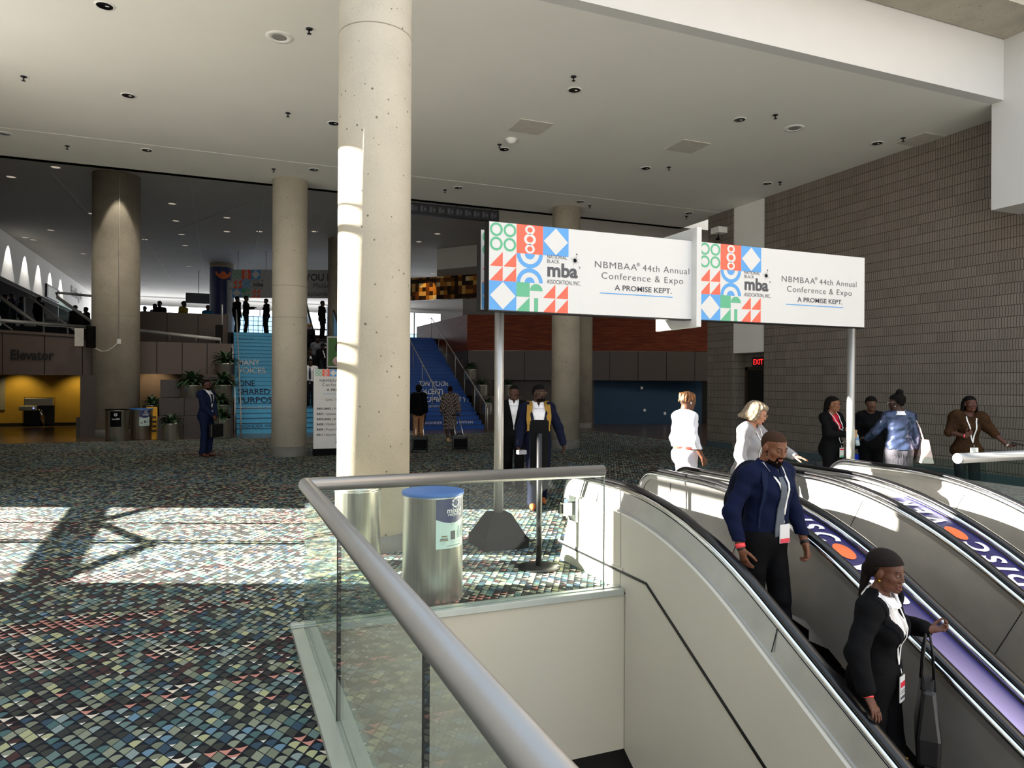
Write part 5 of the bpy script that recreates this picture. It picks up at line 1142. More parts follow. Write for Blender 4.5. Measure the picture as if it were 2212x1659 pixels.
class Person:
    def __init__(s, label, loc, face, height=1.75, fem=False, skin='5a3a2a', res=.010, lean=(0,0,0), head=(0,0,0), arms=None, legs=None, jaw=1.0, mouth=0.0, lid=.004, eyes=True, group=None, brows='15100e', hand_res=None, wide=1.0):
        s.fem = fem; s.h = res; s.k = height/1.75; s.wide = wide
        s.root = tag(empty('person', loc, -R(face)), label, 'person', group); s.root.scale = (s.k,)*3; s.loc = Vector(loc); s.rz = Matrix.Rotation(-R(face), 3, 'Z')
        s.Ru = rot(lean[2], lean[0], lean[1]); s.piv = V3(0,0,.97); s.skin = skinmat(skin)
        s.T = lambda p: s.piv + s.Ru @ (Vector(p)-s.piv)
        s.Rh = s.Ru @ rot(head[0], head[1], head[2]); neck = s.T((0,-.012,1.53)); s.hc = neck + s.Rh @ V3(0,.034,.090)
        s.HP = lambda c: s.hc + s.Rh @ Vector(c)
        s.hp = (jaw, mouth, lid); s.Mh = s.Rh.to_4x4(); s.Mh.translation = s.hc
        sw = (.158 if fem else .174)*wide; s.sh = {1: s.T((sw,-.012,1.405)), -1: s.T((-sw,-.012,1.405))}
        s.arm = {}; L1, L2 = (.278,.243) if fem else (.295,.258)
        for sd, key in ((1,'R'),(-1,'L')):
            a = dict(w=(sd*.26,.03,.87), hint=(sd*.35,-.8,0), f=None, n=None, curl=25, th=.6); a.update((arms or {}).get(key, {}))
            W = Vector(a['w']); S = s.sh[sd]; dv = W-S; D = min(dv.length, (L1+L2)*.995); W = S+dv.normalized()*D
            x = (L1*L1-L2*L2+D*D)/(2*D); hgt = math.sqrt(max(L1*L1-x*x, 0)); ax = dv.normalized(); hv = Vector(a['hint']); hv = (hv-ax*hv.dot(ax)).normalized()
            E = S+ax*x+hv*hgt; fd = Vector(a['f']).normalized() if a['f'] else (W-E).normalized(); n = Vector(a['n']) if a['n'] else V3(-sd,0,0); n = (n-fd*n.dot(fd)).normalized()
            s.arm[sd] = (S, E, W, fd, n, a['curl'], a['th'])
        s.leg = {}
        for sd, key in ((1,'R'),(-1,'L')):
            a = dict(a=(sd*.095,-.02,.085), yaw=sd*6); a.update((legs or {}).get(key, {})); A = Vector(a['a']); H = V3(sd*.088,0,.92); dv = A-H; D = min(dv.length, .838); l1, l2 = .43,.41
            x = (l1*l1-l2*l2+D*D)/(2*D); hg = math.sqrt(max(l1*l1-x*x, 0)); ax = dv.normalized(); hv = V3(math.sin(R(a['yaw'])),1,0); hv = (hv-ax*hv.dot(ax)).normalized(); A = H+ax*D
            s.leg[sd] = (H, H+ax*x+hv*hg, A, a['yaw'])
        pts = [p for q in s.arm.values() for p in q[:3]]+[q[2]+q[3]*.2 for q in s.arm.values()]+[p for q in s.leg.values() for p in q[:3]]+[s.hc+V3(.12,.13,.15), s.hc-V3(.12,.13,.12), V3(-.24,-.2,.0), V3(.24,.2,.0)]
        m = .13; s.lo = [min(p[i] for p in pts)-m for i in range(3)]; s.hi = [max(p[i] for p in pts)+m for i in range(3)]; s.lo[2] = -.01
        f = hand_res or res; hx = [[],[],[]]
        if f < res:
            for p in (s.hc, *[q[2]+q[3]*.09 for q in s.arm.values()]):
                for i in range(3): hx[i].append((p[i]-.13, p[i]+.13, f))
        s.fine = hx; s.outer = None
        F = Fld(s.lo, s.hi, res, hx); s.torso(F, 0); s.legs_(F, 0); s.arms_(F, 0)
        F.cap(s.T((0,-.02,1.42)), s.HP((0,-.018,-.06)), .054 if fem else .066, .050 if fem else .062, .03)
        head_prims(F, s.HP, s.Rh, fem, jaw, mouth, lid, f < .009)
        for sd in (1, -1): s.hand(F, sd)
        for sd in (1, -1):
            H, K, A, yw = s.leg[sd]; t = V3(math.sin(R(yw)), math.cos(R(yw)), 0); F.cap(A-V3(0,0,.03)-t*.02, A-V3(0,0,.055)+t*.14, .035, .026, .02)
        F.mesh('body', s.skin, s.root)
        hf = max(.0035, min(f, .008)); s.hf = hf
        if res < .013:
            H = head_field(fem, hf, *s.hp)
            if eyes:
                for sd in (-1, 1):
                    b = MB(); c = Vector((sd*.031,.0775,.004)); b.ball(c, .0132, 14, 0); b.ball(c+V3(0,.0105,-.0005), (.0058,.0032,.0058), 10, 1)
                    o = b.build('eye', [mat('eye_white','6a5e54',.4), mat('iris','1c0f0a',.15)], s.root); o.matrix_local = s.Mh
            B = H.copy(); E = Fld((-.15,-.17,-.17), (.15,.17,.19), hf)
            for sd in (-1, 1):
                E = Fld((-.15,-.17,-.17), (.15,.17,.19), hf); B = H.copy(); E.cap((sd*.016,.094,.026), (sd*.034,.090,.032), .0055, .005, .0); E.cap((sd*.034,.090,.032), (sd*.050,.070,.026), .005, .003, .0)
                B.fn(lambda d, X, Y, Z: np.maximum(d-.0022, E.d)); B.mesh('eyebrow', mat('brow_'+brows, brows, .8), s.root, s.Mh)
            if f < .008:
                Lp = H.copy(); E = Fld((-.15,-.17,-.17), (.15,.17,.19), hf); g = mouth*.010
                for sd in (-1, 1): E.cap((sd*.022,.085,-.059), (0,.096,-.056), .0055, .0075, 0); E.cap((sd*.021,.084,-.063-g), (0,.095,-.067-g*1.6), .0055, .0085, 0)
                cs = lin(skin); Lp.fn(lambda d, X, Y, Z: np.maximum(d-.0010, E.d)); Lp.mesh('lips', mat('lips_'+skin, '%02x%02x%02x' % tuple(min(255, int(int(skin[i:i+2],16)*q)) for i, q in ((0,1.12),(2,.92),(4,.95))), .4), s.root, s.Mh)
    def F(s, res=None): return Fld(s.lo, s.hi, res or s.h)
    def torso(s, F, f):
        e = lambda c, r, k=.05: F.ell(s.T(c), tuple(q+f for q in r), s.Ru, k); w = s.wide
        if s.fem:
            F.ell((0,0,.93), (.158*w+f,.116*w+f,.13+f), None, .05); e((0,.0,1.10), (.130*w,.098*w,.17)); e((0,-.005,1.27), (.145*w,.105*w,.16))
            for sd in (-1, 1): e((sd*.066,.075,1.26), (.066,.058,.062), .03); F.ell((sd*.075,-.055,.90), (.088+f,.088+f,.10+f), None, .04)
            F.cap(s.T((-.125*w,-.012,1.41)), s.T((.125*w,-.012,1.41)), .055+f, k=.05)
        else:
            F.ell((0,0,.94), (.163*w+f,.115*w+f,.13+f), None, .05); e((0,.008,1.10), (.152*w,.112*w,.17)); e((0,.0,1.28), (.163*w,.118*w,.165)); e((0,.03,1.31), (.142*w,.098*w,.10))
            for sd in (-1, 1): F.ell((sd*.075,-.05,.90), (.088+f,.085+f,.10+f), None, .04)
            F.cap(s.T((-.132*w,-.012,1.41)), s.T((.132*w,-.012,1.41)), .058+f, k=.05)
        for sd in (-1, 1): F.cap(s.T((sd*.105,-.025,1.43)), s.T((sd*.03,-.02,1.49)), .042+f, .036+f, .03)
    def legs_(s, F, f, ank=0.0, sides=(1,-1)):
        for sd in sides:
            H, K, A, y = s.leg[sd]; q = .95 if s.fem else 1.0; F.cap(H, K, .088*q+f, .058*q+f*.9, .03); F.cap(K, A, .056*q+f*.9, .038+f+ank, .03); F.ell((K+(A-K)*.28)-V3(0,.012,0), (.055+f*.8,.055+f*.8,.12), None, .04)
    def arms_(s, F, f, upto=1.0, lo=0.0, up_extra=0.0):
        q = .88 if s.fem else 1.0
        for sd in (1, -1):
            S, E, W = s.arm[sd][:3]; F.cap(S, E, .052*q+f+up_extra, .041*q+f, .03); F.ell(S, (.062*q+f+up_extra,)*3, None, .04)
            if upto > 0: F.cap(E, E+(W-E)*upto, .041*q+f, (.041+(.027-.041)*upto)*q+f, .025)
    def hand(s, F, sd):
        S, E, W, f, n, curl, th = s.arm[sd]; q = .92 if s.fem else 1.0; l = f.cross(n)*sd; l.normalize()
        F.ell(W+f*.052*q, (.036*q,.052*q,.0155), Matrix((l, f, n)).transposed(), .012); F.cap(W-f*.01, W+f*.03, .026*q, .024*q, .015)
        F.cap(W+f*.088*q+l*.027*q, W+f*.082*q-l*.029*q, .0125*q, .011*q, .008)
        if s.h > .016: F.ell(W+f*.12*q+n*.015, (.034,.05,.014), Matrix((l, f, n)).transposed(), .01); return
        for i, (o, L) in enumerate(((.028,.070),(.0095,.078),(-.0095,.073),(-.028,.058))):
            p = W+f*(.090 if 0 < i < 3 else .086)*q+l*(o*q); a = 0; r = .0088*q; tilt = (.10,.03,-.04,-.12)[i]
            for j, fr in enumerate((.44,.32,.24)):
                a += R(curl*(.75,1.1,.8)[j]*(1+.10*i)); dv = (f*math.cos(a)+n*math.sin(a)+l*tilt*(1-.3*j)*max(0, math.cos(a))).normalized(); p2 = p+dv*(L*fr*q); F.cap(p, p2, r, r*.9, .004); p = p2; r *= .9
        p = W+f*.028*q+l*.026*q+n*.006; dv = (f*.72+l*th+n*.35).normalized()
        for j, (L, r) in enumerate(((.042,.0125),(.032,.0105),(.026,.009))): p2 = p+dv*(L*q); F.cap(p, p2, r*q, r*.88*q, .006 if j else .012); p = p2; dv = (dv+f*.25-l*.12+n*.1).normalized()
    def fold(s, F, amp, sc=38, seed=1):
        rng = random.Random(seed); ws = [[rng.uniform(-1,1)*sc for _ in range(3)]+[rng.uniform(0,6)] for _ in range(5)]
        F.fn(lambda d, X, Y, Z: np.where(abs(d) < .05, d+amp*sum(np.sin(w[0]*X+w[1]*Y+w[2]*1.5*Z+w[3]+1.2*np.sin(Z*23+w[3])) for w in ws)/2.2, d)); return F
    def cutz(s, F, zlo=None, zhi=None, tilt=0):
        if zlo is not None: F.fn(lambda d, X, Y, Z: np.maximum(d, zlo-Z+tilt*Y))
        if zhi is not None: F.fn(lambda d, X, Y, Z: np.maximum(d, Z-zhi))
        return F
    def inv(s, X, Y, Z):
        Q = s.Ru.transposed(); x, y, z = X-s.piv.x, Y-s.piv.y, Z-s.piv.z
        return (Q[0][0]*x+Q[0][1]*y+Q[0][2]*z, Q[1][0]*x+Q[1][1]*y+Q[1][2]*z, Q[2][0]*x+Q[2][1]*y+Q[2][2]*z+s.piv.z)
    def neckhole(s, F, r=.068, depth=0.0):
        def f(d, X, Y, Z):
            x, y, z = s.inv(X, Y, Z); q = np.sqrt(x*x+(y+.012)**2); cone = (r+(z-1.47)*.2)-q; return np.maximum(d, np.minimum(cone, z-(1.455-depth*np.clip(y*8,0,1))))
        F.fn(f); return F
    def top(s, name, m, f=.012, hem=.86, sleeve=1.0, v=None, amp=.003, seed=1, collar=False, lapel=None, neck=.066, depth=.0, res=None, sl_extra=0.0, flare=0.0, up_extra=0.0):
        """upper garment; v = (button height, half width at the collar) opens the front; lapel = material"""
        F = s.F(res); s.torso(F, f); s.arms_(F, f+.004+sl_extra, sleeve, up_extra=up_extra)
        if flare: F.ell((0,0,hem+.06), (.185+flare,.145+flare,.14), None, .06)
        F.cap((-.07,0,1.0), (.07,0,1.0), .09+f, k=.04)
        s.cutz(F, hem, None, .05); s.neckhole(F, neck, depth); s.fold(F, amp, seed=seed)
        G = F.copy()
        if v:
            zb, wv = v
            def cut(d, X, Y, Z):
                x, y, z = s.inv(X, Y, Z); w = np.clip((z-zb)/(1.45-zb), -1, 1.2)*wv; w = np.where(z < zb, .004+np.maximum(0, zb-.14-z)*.55, np.maximum(w, .006)); return np.maximum(d, -np.maximum(np.abs(x)-w, .01-y))
            F.fn(cut)
        o = F.mesh(name, m, s.root)
        if v and lapel:
            def lap(d, X, Y, Z):
                x, y, z = s.inv(X, Y, Z); w = np.clip((z-zb)/(1.45-zb), 0, 1.2)*wv; wd = .018+.038*np.clip((z-zb)/(.22), 0, 1)*np.where(z > 1.375, .72, 1.0); a = np.abs(x); return np.maximum.reduce([d-.006, w-.001-a, a-w-wd, zb+.01-z, .0-y])
            G2 = G.copy(); G2.fn(lap); G2.mesh('lapels', lapel, s.root)
        if collar:
            nb = s.T((0,-.01,1.47)); C = Fld([nb[i]-(.15,.16,.11)[i] for i in range(3)], [nb[i]+(.15,.17,.08)[i] for i in range(3)], .005 if s.h < .0145 else .010)
            def col(d, X, Y, Z):
                x, y, z = s.inv(X, Y, Z); q = np.sqrt(x*x+(y+.012)**2); r = (.070 if s.fem else .076)+(1.50-z)*.55; gap = np.where(y > .02, np.abs(x)-(.006+(z-1.44)*.3), .1)
                return np.maximum.reduce([np.abs(q-r)-.0075, z-(1.497 if s.fem else 1.515)+.35*np.clip(y,0,1), 1.438-.25*np.clip(y,0,1)-z, -gap])*.8
            C.fn(col); C.mesh('collar', collar if not isinstance(collar, bool) else m, s.root)
        if s.outer is None or f > .0: s.outer = G
        return o
    def trousers(s, m, f=.016, ank=.018, hi=1.02, amp=.003, seed=3, name='trousers', zlo=.06):
        F = s.F(); s.legs_(F, f, ank); F.ell((0,0,.93), ((.168 if s.fem else .163)*s.wide+f,.118*s.wide+f,.15), None, .05)
        for sd in (-1,1): F.ell((sd*.075,-.053,.90), (.09+f*.8,.088+f*.8,.10+f), None, .04)
        F.ell((0,.008,1.05), (.150*s.wide+f*.6,.112*s.wide+f*.6,.12), None, .05); s.cutz(F, zlo, hi); s.fold(F, amp, 30, seed); s.low = F; return F.mesh(name, m, s.root)
    def skirt(s, m, hem=.5, r=.2, hi=1.02, name='skirt', pleat=0, f=.012):
        F = s.F(); F.ell((0,0,.93), (.168+f,.122+f,.15), None, .05)
        for sd in (-1,1): F.ell((sd*.075,-.055,.90), (.09+f,.09+f,.10+f), None, .04)
        F.ell((0,0,1.03), (.135+f,.105+f,.12), None, .05)
        A = (s.leg[1][2]+s.leg[-1][2])/2; mid = V3(A.x*.6, A.y*.6, hem)
        for sd in (-1, 1): F.cap((sd*.085,0,.88), mid+V3(sd*(r-.11),0,0), .11, .11, .06)
        F.cap((0,0,.86), mid, .13, r*.75, .06); s.cutz(F, hem, hi)
        if pleat: F.fn(lambda d, X, Y, Z: d+.003*np.sin(np.arctan2(Y, X)*pleat))
        return F.mesh(name, m, s.root)
    def shoes(s, m, heel=0.0):
        for sd in (1, -1):
            H, K, A, yw = s.leg[sd]; F = Fld([A.x-.2,A.y-.22,-.02], [A.x+.2,A.y+.28,.2], max(.008, s.h)); t = V3(math.sin(R(yw)), math.cos(R(yw)), 0); b = A-V3(0,0,.085)
            F.cap(b-t*.045+V3(0,0,.045), b+t*.06+V3(0,0,.045), .040, .042, .02); F.cap(b+t*.06+V3(0,0,.035), b+t*.165+V3(0,0,.028), .040, .030, .03); F.cap(b+V3(0,0,.05), b+V3(0,0,.095), .043, .045, .02)
            z0 = A.z-.085; F.fn(lambda d, X, Y, Z: np.maximum(d, z0+.002-Z)); F.mesh('shoe', m, s.root)
    def hair(s, f, m, name='hair', extra=None, lo=(-.2,-.24,-.3), hi=(.2,.2,.26), res=None):
        h = res or max(s.hf, .005); F = Fld(lo, hi, h); head_prims(F, lambda c: Vector(c), Matrix.Identity(3), s.fem, s.hp[0], 0, .004, False)
        if f: F.fn(f)
        else: F.d[:] = 1.0
        if extra: extra(F)
        return F.mesh(name, m, s.root, s.Mh)
    def beard(s, m, t=.003, full=1.0, name='beard'):
        H = head_field(s.fem, s.hf, *s.hp).copy()
        def f(d, X, Y, Z):
            ax = np.abs(X); up = np.where(Y < .004, .012+0*Z, np.interp(np.asarray(Y, float), [.004,.02,.04,.06,.075], [.004,-.045,-.066,-.076,-.080]).astype(np.float32))
            up = np.where((Y > .06) & (ax < .034), -.0405-ax*.25, up)
            lip = np.sqrt((X/.025)**2+((Z+.062)/.0115)**2)-1; soul = np.where((Z < -.072) & (Z > -.086) & (ax > .012) & (ax < .030) & (Y > .06), .004, -.004)
            tk = t*(.5+np.clip((-.045-Z)/.04, 0, 1)*1.1)
            return np.maximum.reduce([d-tk, ax-.0665+0*Y+0*Z, Z-up+0*X, -.118-Z+0*X+0*Y, -.012-Y+0*X+0*Z, -lip*.01+0*Y, soul+0*d])
        H.fn(f); return H.mesh(name, m, s.root, s.Mh)
    def cuff(s, sd, m, w=.010, r=.034, off_=.0, name='wristband'):
        S, E, W = s.arm[sd][:3]; d = (W-E).normalized(); p = W-d*off_; q = .9 if s.fem else 1
        return MB().tube([p-d*w, p+d*w], [r*q,r*q], 18).build(name, m, s.root)
    def glasses(s, m):
        b = MB()
        for sd in (-1, 1):
            c = [(sd*(.032+.021*math.cos(a)), .108-.004*math.cos(a)*0, .003+.017*math.sin(a)) for a in [2*math.pi*i/16 for i in range(17)]]; b.tube(c, .0022, 6, caps=False, up=(0,1,0)); b.tube([(sd*.053,.106,.008),(sd*.079,.06,.012),(sd*.082,.0,.010)], .002, 6)
        b.tube([(-.011,.109,.007),(.011,.109,.007)], .002, 6); o = b.build('glasses', m, s.root); o.matrix_local = s.Mh; return o
    def fy(s, x, z, lift=.006, back=False):
        y = s.outer.front(x, z, back); return V3(x, y-lift if back else y+lift, z)
    def tz(s, x, y, lift=.006):
        F = s.outer; i = int(np.argmin(abs(F.ax[0]-x))); j = int(np.argmin(abs(F.ax[1]-y))); q = np.nonzero(F.d[i,j,:] < 0)[0]
        return V3(x, y, (float(F.ax[2][q[-1]]) if len(q) else 1.45)+lift)
    def W2L(s, p): return (s.rz.transposed() @ (Vector(p)-s.loc))/s.k
    def world(s, o):
        """turn a person-local build into a thing of its own, standing where it is"""
        M4 = Matrix.LocRotScale(s.loc, s.rz.to_quaternion(), Vector((s.k,)*3)); o.matrix_world = M4; return o
    def lanyard(s, label, zb=1.02, x0=.012, stripe=None, tall=.125, wide=.085, strap='e8e6e2', neckw=.078, green=False):
        t = empty('lanyard_badge'); s.world(t); tag(t, label, 'badge')
        for sd in (-1, 1):
            q = s.T((sd*neckw,-.012,1.47)); top = s.tz(q.x, q.y, .004); q = s.T((sd*neckw*.8,-.075,1.47)); P = [s.tz(q.x, q.y, .002), top, s.tz(top.x, top.y+.03, .004)]; zt = s.Ru.transposed() @ (P[-1]-s.piv); zt = zt.z+s.piv.z-.012
            for i in range(1, 9):
                q = i/8; z = zt+(zb+.05-zt)*q; x = sd*neckw*(1-q)**.9+x0*q; p = s.T((x,0,z)); P.append(s.fy(p.x, p.z, .007))
            ribbon(P, .0085, .0012).build('strap', cloth(strap), t)
        c = s.T((x0,0,zb-.02)); p = s.fy(c.x, c.z, .02); p2 = s.fy(c.x, c.z-tall, .02); y = max(p.y, p2.y)
        b = MB(); b.box((p.x-wide/2,y-.003,p.z-tall), (p.x+wide/2,y+.003,p.z)); cd_ = b.build('card', M['signwhite'], t); b = MB(); b.tube([(p.x,y,p.z),(p.x,p.y-.01,p.z+.045)], .004, 6); b.build('clip', M['chrome'], cd_)
        if stripe:
            for z0, z1, mm in stripe: MB().box((p.x-wide/2+.003,y+.003,p.z-tall*z1), (p.x+wide/2-.003,y+.0045,p.z-tall*z0)).build('colour_bar', mm, cd_)
        return t
# ------------------------------------------------------------------ the people
def step_z(y):
    i = max(0, int((5.0-y)/.346)); y1 = 5.0-i*.346; return min(hz(y1)-STEPD, 0) if i else 0
LBLACK = mat('hair_black', '0a0807', .75, var=.3, scale=60, bump=.4, bscale=120, spec=.12)
REDBAND = mat('red_wristband', 'ff4a4e', .5); PINK = mat('pink_wristband', 'ff6a78', .5)
BLK = cloth('08080a'); BLK2 = cloth('060608'); WHITE = cloth('eeeef2', weave=300, amt=.04); NAVYS = cloth('0c1430', weave=300, amt=.1); SHOE = mat('black_leather', '121010', .35); BROWNSHOE = mat('brown_leather', '4a2418', .35); TANSHOE = mat('tan_leather', 'b05a28', .4)
# --- man in navy shirt riding down the nearest escalator
y = 4.2
p1 = Person('person in a navy shirt with grey tie and backpack riding the nearest escalator', (3.75,y,step_z(y)), 174, 1.76, skin='70462f', res=.010, hand_res=.0045, lean=(6,0,-2), head=(8,12,0), lid=-.002, wide=1.05,
    arms=dict(R=dict(w=(.315,.09,.905), hint=(.8,-.75,.2), f=(-.05,.35,-.95), n=(-.75,.2,-.2), curl=20, th=.55), L=dict(w=(-.25,.17,.90), hint=(-.7,-.8,.1), f=(.05,.30,-.9), n=(.8,-.3,0), curl=34)), legs=dict(R=dict(a=(.11,-.05,.085)), L=dict(a=(-.10,.10,.085))))
p1.trousers(cloth('0a0a0c'), .020, .022, 1.0)
p1.top('shirt', NAVYS, .013, .945, .97, amp=.0035, collar=True, neck=.070, depth=.02, res=.008)
p1.hair(hairline(.0007, fr=.17), mat('shaved_hair', '38251a', .8, spec=.15)); p1.beard(mat('beard_dark', '0d0806', .9, spec=.08), .004)
P = [p1.fy(*(lambda q: (q.x, q.z))(p1.T((.0,0,z))), .010) for z in (1.452,1.43,1.40,1.33,1.25,1.17,1.09,1.01,.96,.93)]
ribbon(P, [.018,.022,.020,.026,.030,.034,.038,.042,.030,.004], .004).build('tie', cloth('5f646b', weave=500), p1.root)
MB().tube([(p1.arm[1][2]+(p1.arm[1][2]-p1.arm[1][1]).normalized()*q) for q in (-.03,.0)], [.036,.034], 18).build('wristband', REDBAND, p1.root)
MB().tube([(p1.arm[1][2]+(p1.arm[1][2]-p1.arm[1][1]).normalized()*q) for q in (.004,.016)], [.032,.031], 18).build('bracelet', M['mblack'], p1.root)
d = (p1.arm[-1][2]-p1.arm[-1][1]).normalized(); b = MB(); b.tube([p1.arm[-1][2]+d*-.012, p1.arm[-1][2]+d*.008], .034, 18); b.build('wristwatch', M['mblack'], p1.root)
p1.shoes(SHOE); p1.world
p1.lanyard('white lanyard and badge with a red bar worn over the navy shirt', 1.07, -.05, [(.76,.99,M['red'])], .135, .10)
bp = empty('backpack'); p1.world(bp); tag(bp, 'dark navy backpack worn by the person in the navy shirt', 'backpack')
F = Fld((-.3,-.45,.8), (.3,0,1.6), .012); F.ell(p1.T((0,-.20,1.22)), (.155,.095,.23), p1.Ru, .03); F.ell(p1.T((0,-.27,1.14)), (.125,.06,.14), p1.Ru, .03); F.ell(p1.T((0,-.16,1.38)), (.13,.07,.10), p1.Ru, .04); F.mesh('bag', cloth('0a1020', weave=150), bp)
for sd in (-1, 1):
    q0 = [p1.T((sd*x,yy,1.47)) for x, yy in ((.11,-.12),(.118,-.06),(.122,-.01))]; P = [p1.T((sd*.10,-.17,1.40))]+[p1.tz(q.x, q.y, .006) for q in q0]+[p1.fy(*(lambda q: (q.x, q.z))(p1.T((sd*x,0,z))), .008) for x, z in ((.130,1.43),(.132,1.38),(.135,1.32),(.138,1.26),(.14,1.18),(.142,1.10),(.145,1.03))]+[p1.T((sd*.165,-.06,1.02))]
    ribbon(P, [.026,.027,.028,.028,.028,.027,.026,.022,.013,.012,.012,.012], .005).build('strap', cloth('111c36', weave=150), bp)
# --- woman in black suit lower on the same escalator
y = 3.2; z0 = step_z(y); A2 = Vector((3.66,3.12,z0)); f2 = 158
w2 = Matrix.Rotation(-R(f2), 3, 'Z').transposed(); k2 = 1.625/1.75
def L2_(x, yy, z): return tuple((w2 @ (Vector((x,yy,z))-A2))/k2)
def D2_(x, yy, z): return tuple(w2 @ Vector((x,yy,z)))
p2 = Person('person in a black suit and white blouse holding the nearest handrail', tuple(A2), f2, 1.625, True, '5d3827', res=.010, hand_res=.0045, lean=(5,5,0), head=(12,0,-4), mouth=1.0,
    arms=dict(R=dict(w=L2_(3.33,2.90,.035), hint=(.6,-.8,.1), f=D2_(-.05,-.66,-.72), n=D2_(-.1,.6,-.75), curl=13, th=.5), L=dict(w=L2_(3.92,2.98,.30), hint=(-.5,-.7,-.4), f=D2_(.8,-.55,.12), n=(0,.1,1), curl=42, th=.5)), legs=dict(R=dict(a=(.09,-.06,.085)), L=dict(a=(-.08,.06,.085))))
p2.trousers(BLK2, .020, .02, 1.0)
p2.top('blouse', cloth('ece9e8', weave=400, amt=.04), .010, .95, .93, amp=.002, collar=True, neck=.066, depth=.03, res=.009)
p2.top('blazer', BLK, .024, .80, .86, v=(1.10,.125), amp=.003, lapel=cloth('0d0d11'), neck=.078, res=.009, sl_extra=.002)
d = (p2.arm[1][2]-p2.arm[1][1]).normalized(); MB().tube([p2.arm[1][2]+d*-.012, p2.arm[1][2]+d*.014], .033, 18).build('wristband', REDBAND, p2.root)
d = (p2.arm[-1][2]-p2.arm[-1][1]).normalized(); MB().tube([p2.arm[-1][2]+d*-.03, p2.arm[-1][2]+d*-.004], .036, 18).build('blouse_cuff', WHITE, p2.root)
def hp2(F):
    F.ell((0,-.112,.0), (.045,.04,.045), None, .02); F.cap((0,-.13,-.02), (.02,-.145,-.20), .036, .016, .03); F.ell((0,-.035,.055), (.092,.104,.088), None, .02)
    F.fn(lambda d, X, Y, Z: np.maximum(d, np.where(Y > -.02, (.045+(Y)*.28-Z)*.8, -1)+0*X))
p2.hair(hairline(.010, fr=.15), mat('hair_dark_brown', '140a08', .68, var=.35, scale=50, bump=.3, bscale=150, spec=.18), extra=hp2)
for sd in (-1, 1):
    o = MB().ball((sd*.083,.0,-.045), .009, 10).build('earring', mat('gold', 'c89a3c', .25, 1.0), p2.root); o.matrix_local = p2.Mh
p2.shoes(SHOE)
p2.lanyard('badge with red bar hanging from a lanyard on the black suit', .99, .02, [(.22,.42,M['red']),(.55,.57,M['gtxt']),(.64,.66,M['gtxt']),(.78,.88,M['gtxt'])], .16, .085)
tb_ = tag(empty('handbag', (0,0,0)), 'large black leather handbag hanging from the arm of the person in the black suit', 'handbag')
c = Vector((3.87,2.95,.15)); Rb = Matrix.Rotation(R(40), 3, 'Z'); b = MB(); vs = []
for z, hx, hy in ((-.15,.135,.035),(-.42,.175,.065),(-.58,.165,.06)): vs += [c+Rb @ V3(i*hx, j*hy, z) for i, j in ((-1,-1),(1,-1),(1,1),(-1,1))]
b.add(vs, [(4*k+i, 4*k+(i+1)%4, 4*k+4+(i+1)%4, 4*k+4+i) for k in (0,1) for i in range(4)]+[(3,2,1,0),(8,9,10,11)]); b.build('bag', mat('black_bag_leather', '121214', .3, var=.1), tb_, .02)
for s in (-1, 1):
    u_ = Rb @ V3(.10,0,0); n_ = Rb @ V3(0,.035*s,0); b = MB(); b.tube([c-u_+n_+V3(0,0,-.16), c-u_*.7+n_*.7+V3(0,0,.03), c-u_*.2+n_*.3+V3(.0,0,.135), c+u_*.2+n_*.3+V3(0,0,.135), c+u_*.7+n_*.7+V3(0,0,.03), c+u_+n_+V3(0,0,-.16)], .007, 8); b.build('strap', SHOE, tb_)
# --- grey haired woman stepping onto the middle escalator
A3 = Vector((5.06,5.90,0)); f3 = 152; w3_ = Matrix.Rotation(-R(f3), 3, 'Z').transposed(); k3 = 1.60/1.75
p3 = Person('person with short grey hair and pale grey sweater at the top of the middle escalator', tuple(A3), f3, 1.60, True, 'a8775c', res=.012, hand_res=.006, head=(-12,16,0), lid=-.001, brows='6a5a4c', lean=(6,0,0),
    arms=dict(L=dict(w=tuple((w3_ @ (Vector((5.40,5.50,.985))-A3))/k3), hint=(-.6,-.6,-.3), f=tuple(w3_ @ V3(.55,-.8,-.15)), n=(0,0,-1), curl=10), R=dict(w=(.24,.12,.92), hint=(.6,-.8,0))), wide=1.08)
p3.trousers(cloth('3a3d45'), .018); p3.top('sweater', cloth('8c8a8b', weave=140, amt=.16), .022, .84, .95, amp=.004, neck=.085, depth=.05); p3.shoes(SHOE)
p3.cuff(-1, REDBAND, .012, .035, .015)
def bob(F):
    F.ell((0,-.03,.035), (.100,.118,.098), None, .02); F.ell((.0,-.09,-.03), (.092,.07,.075), None, .03); F.ell((-.07,-.03,-.03), (.035,.07,.075), None, .03); F.ell((.07,-.03,-.03), (.035,.07,.075), None, .03); F.cap((.05,-.11,-.06), (.06,-.165,-.09), .045, .02, .03); F.ell((0,.045,.088), (.062,.045,.028), None, .03)
    F.fn(lambda d, X, Y, Z: np.maximum(d, np.where((Y > .045), (.060-Z)*.8, -1)+0*X)+.004*np.sin(X*160+Z*60)*np.sin(Y*120+Z*40))
p3.hair(None, mat('hair_grey', '7f6e58', .6, var=.35, scale=40, bump=.6, bscale=110), extra=bob)
p3.glasses(mat('thin_frame', '8a7a60', .3, .8)); p3.lanyard('white lanyard worn by the grey haired person', 1.0, .0, None)
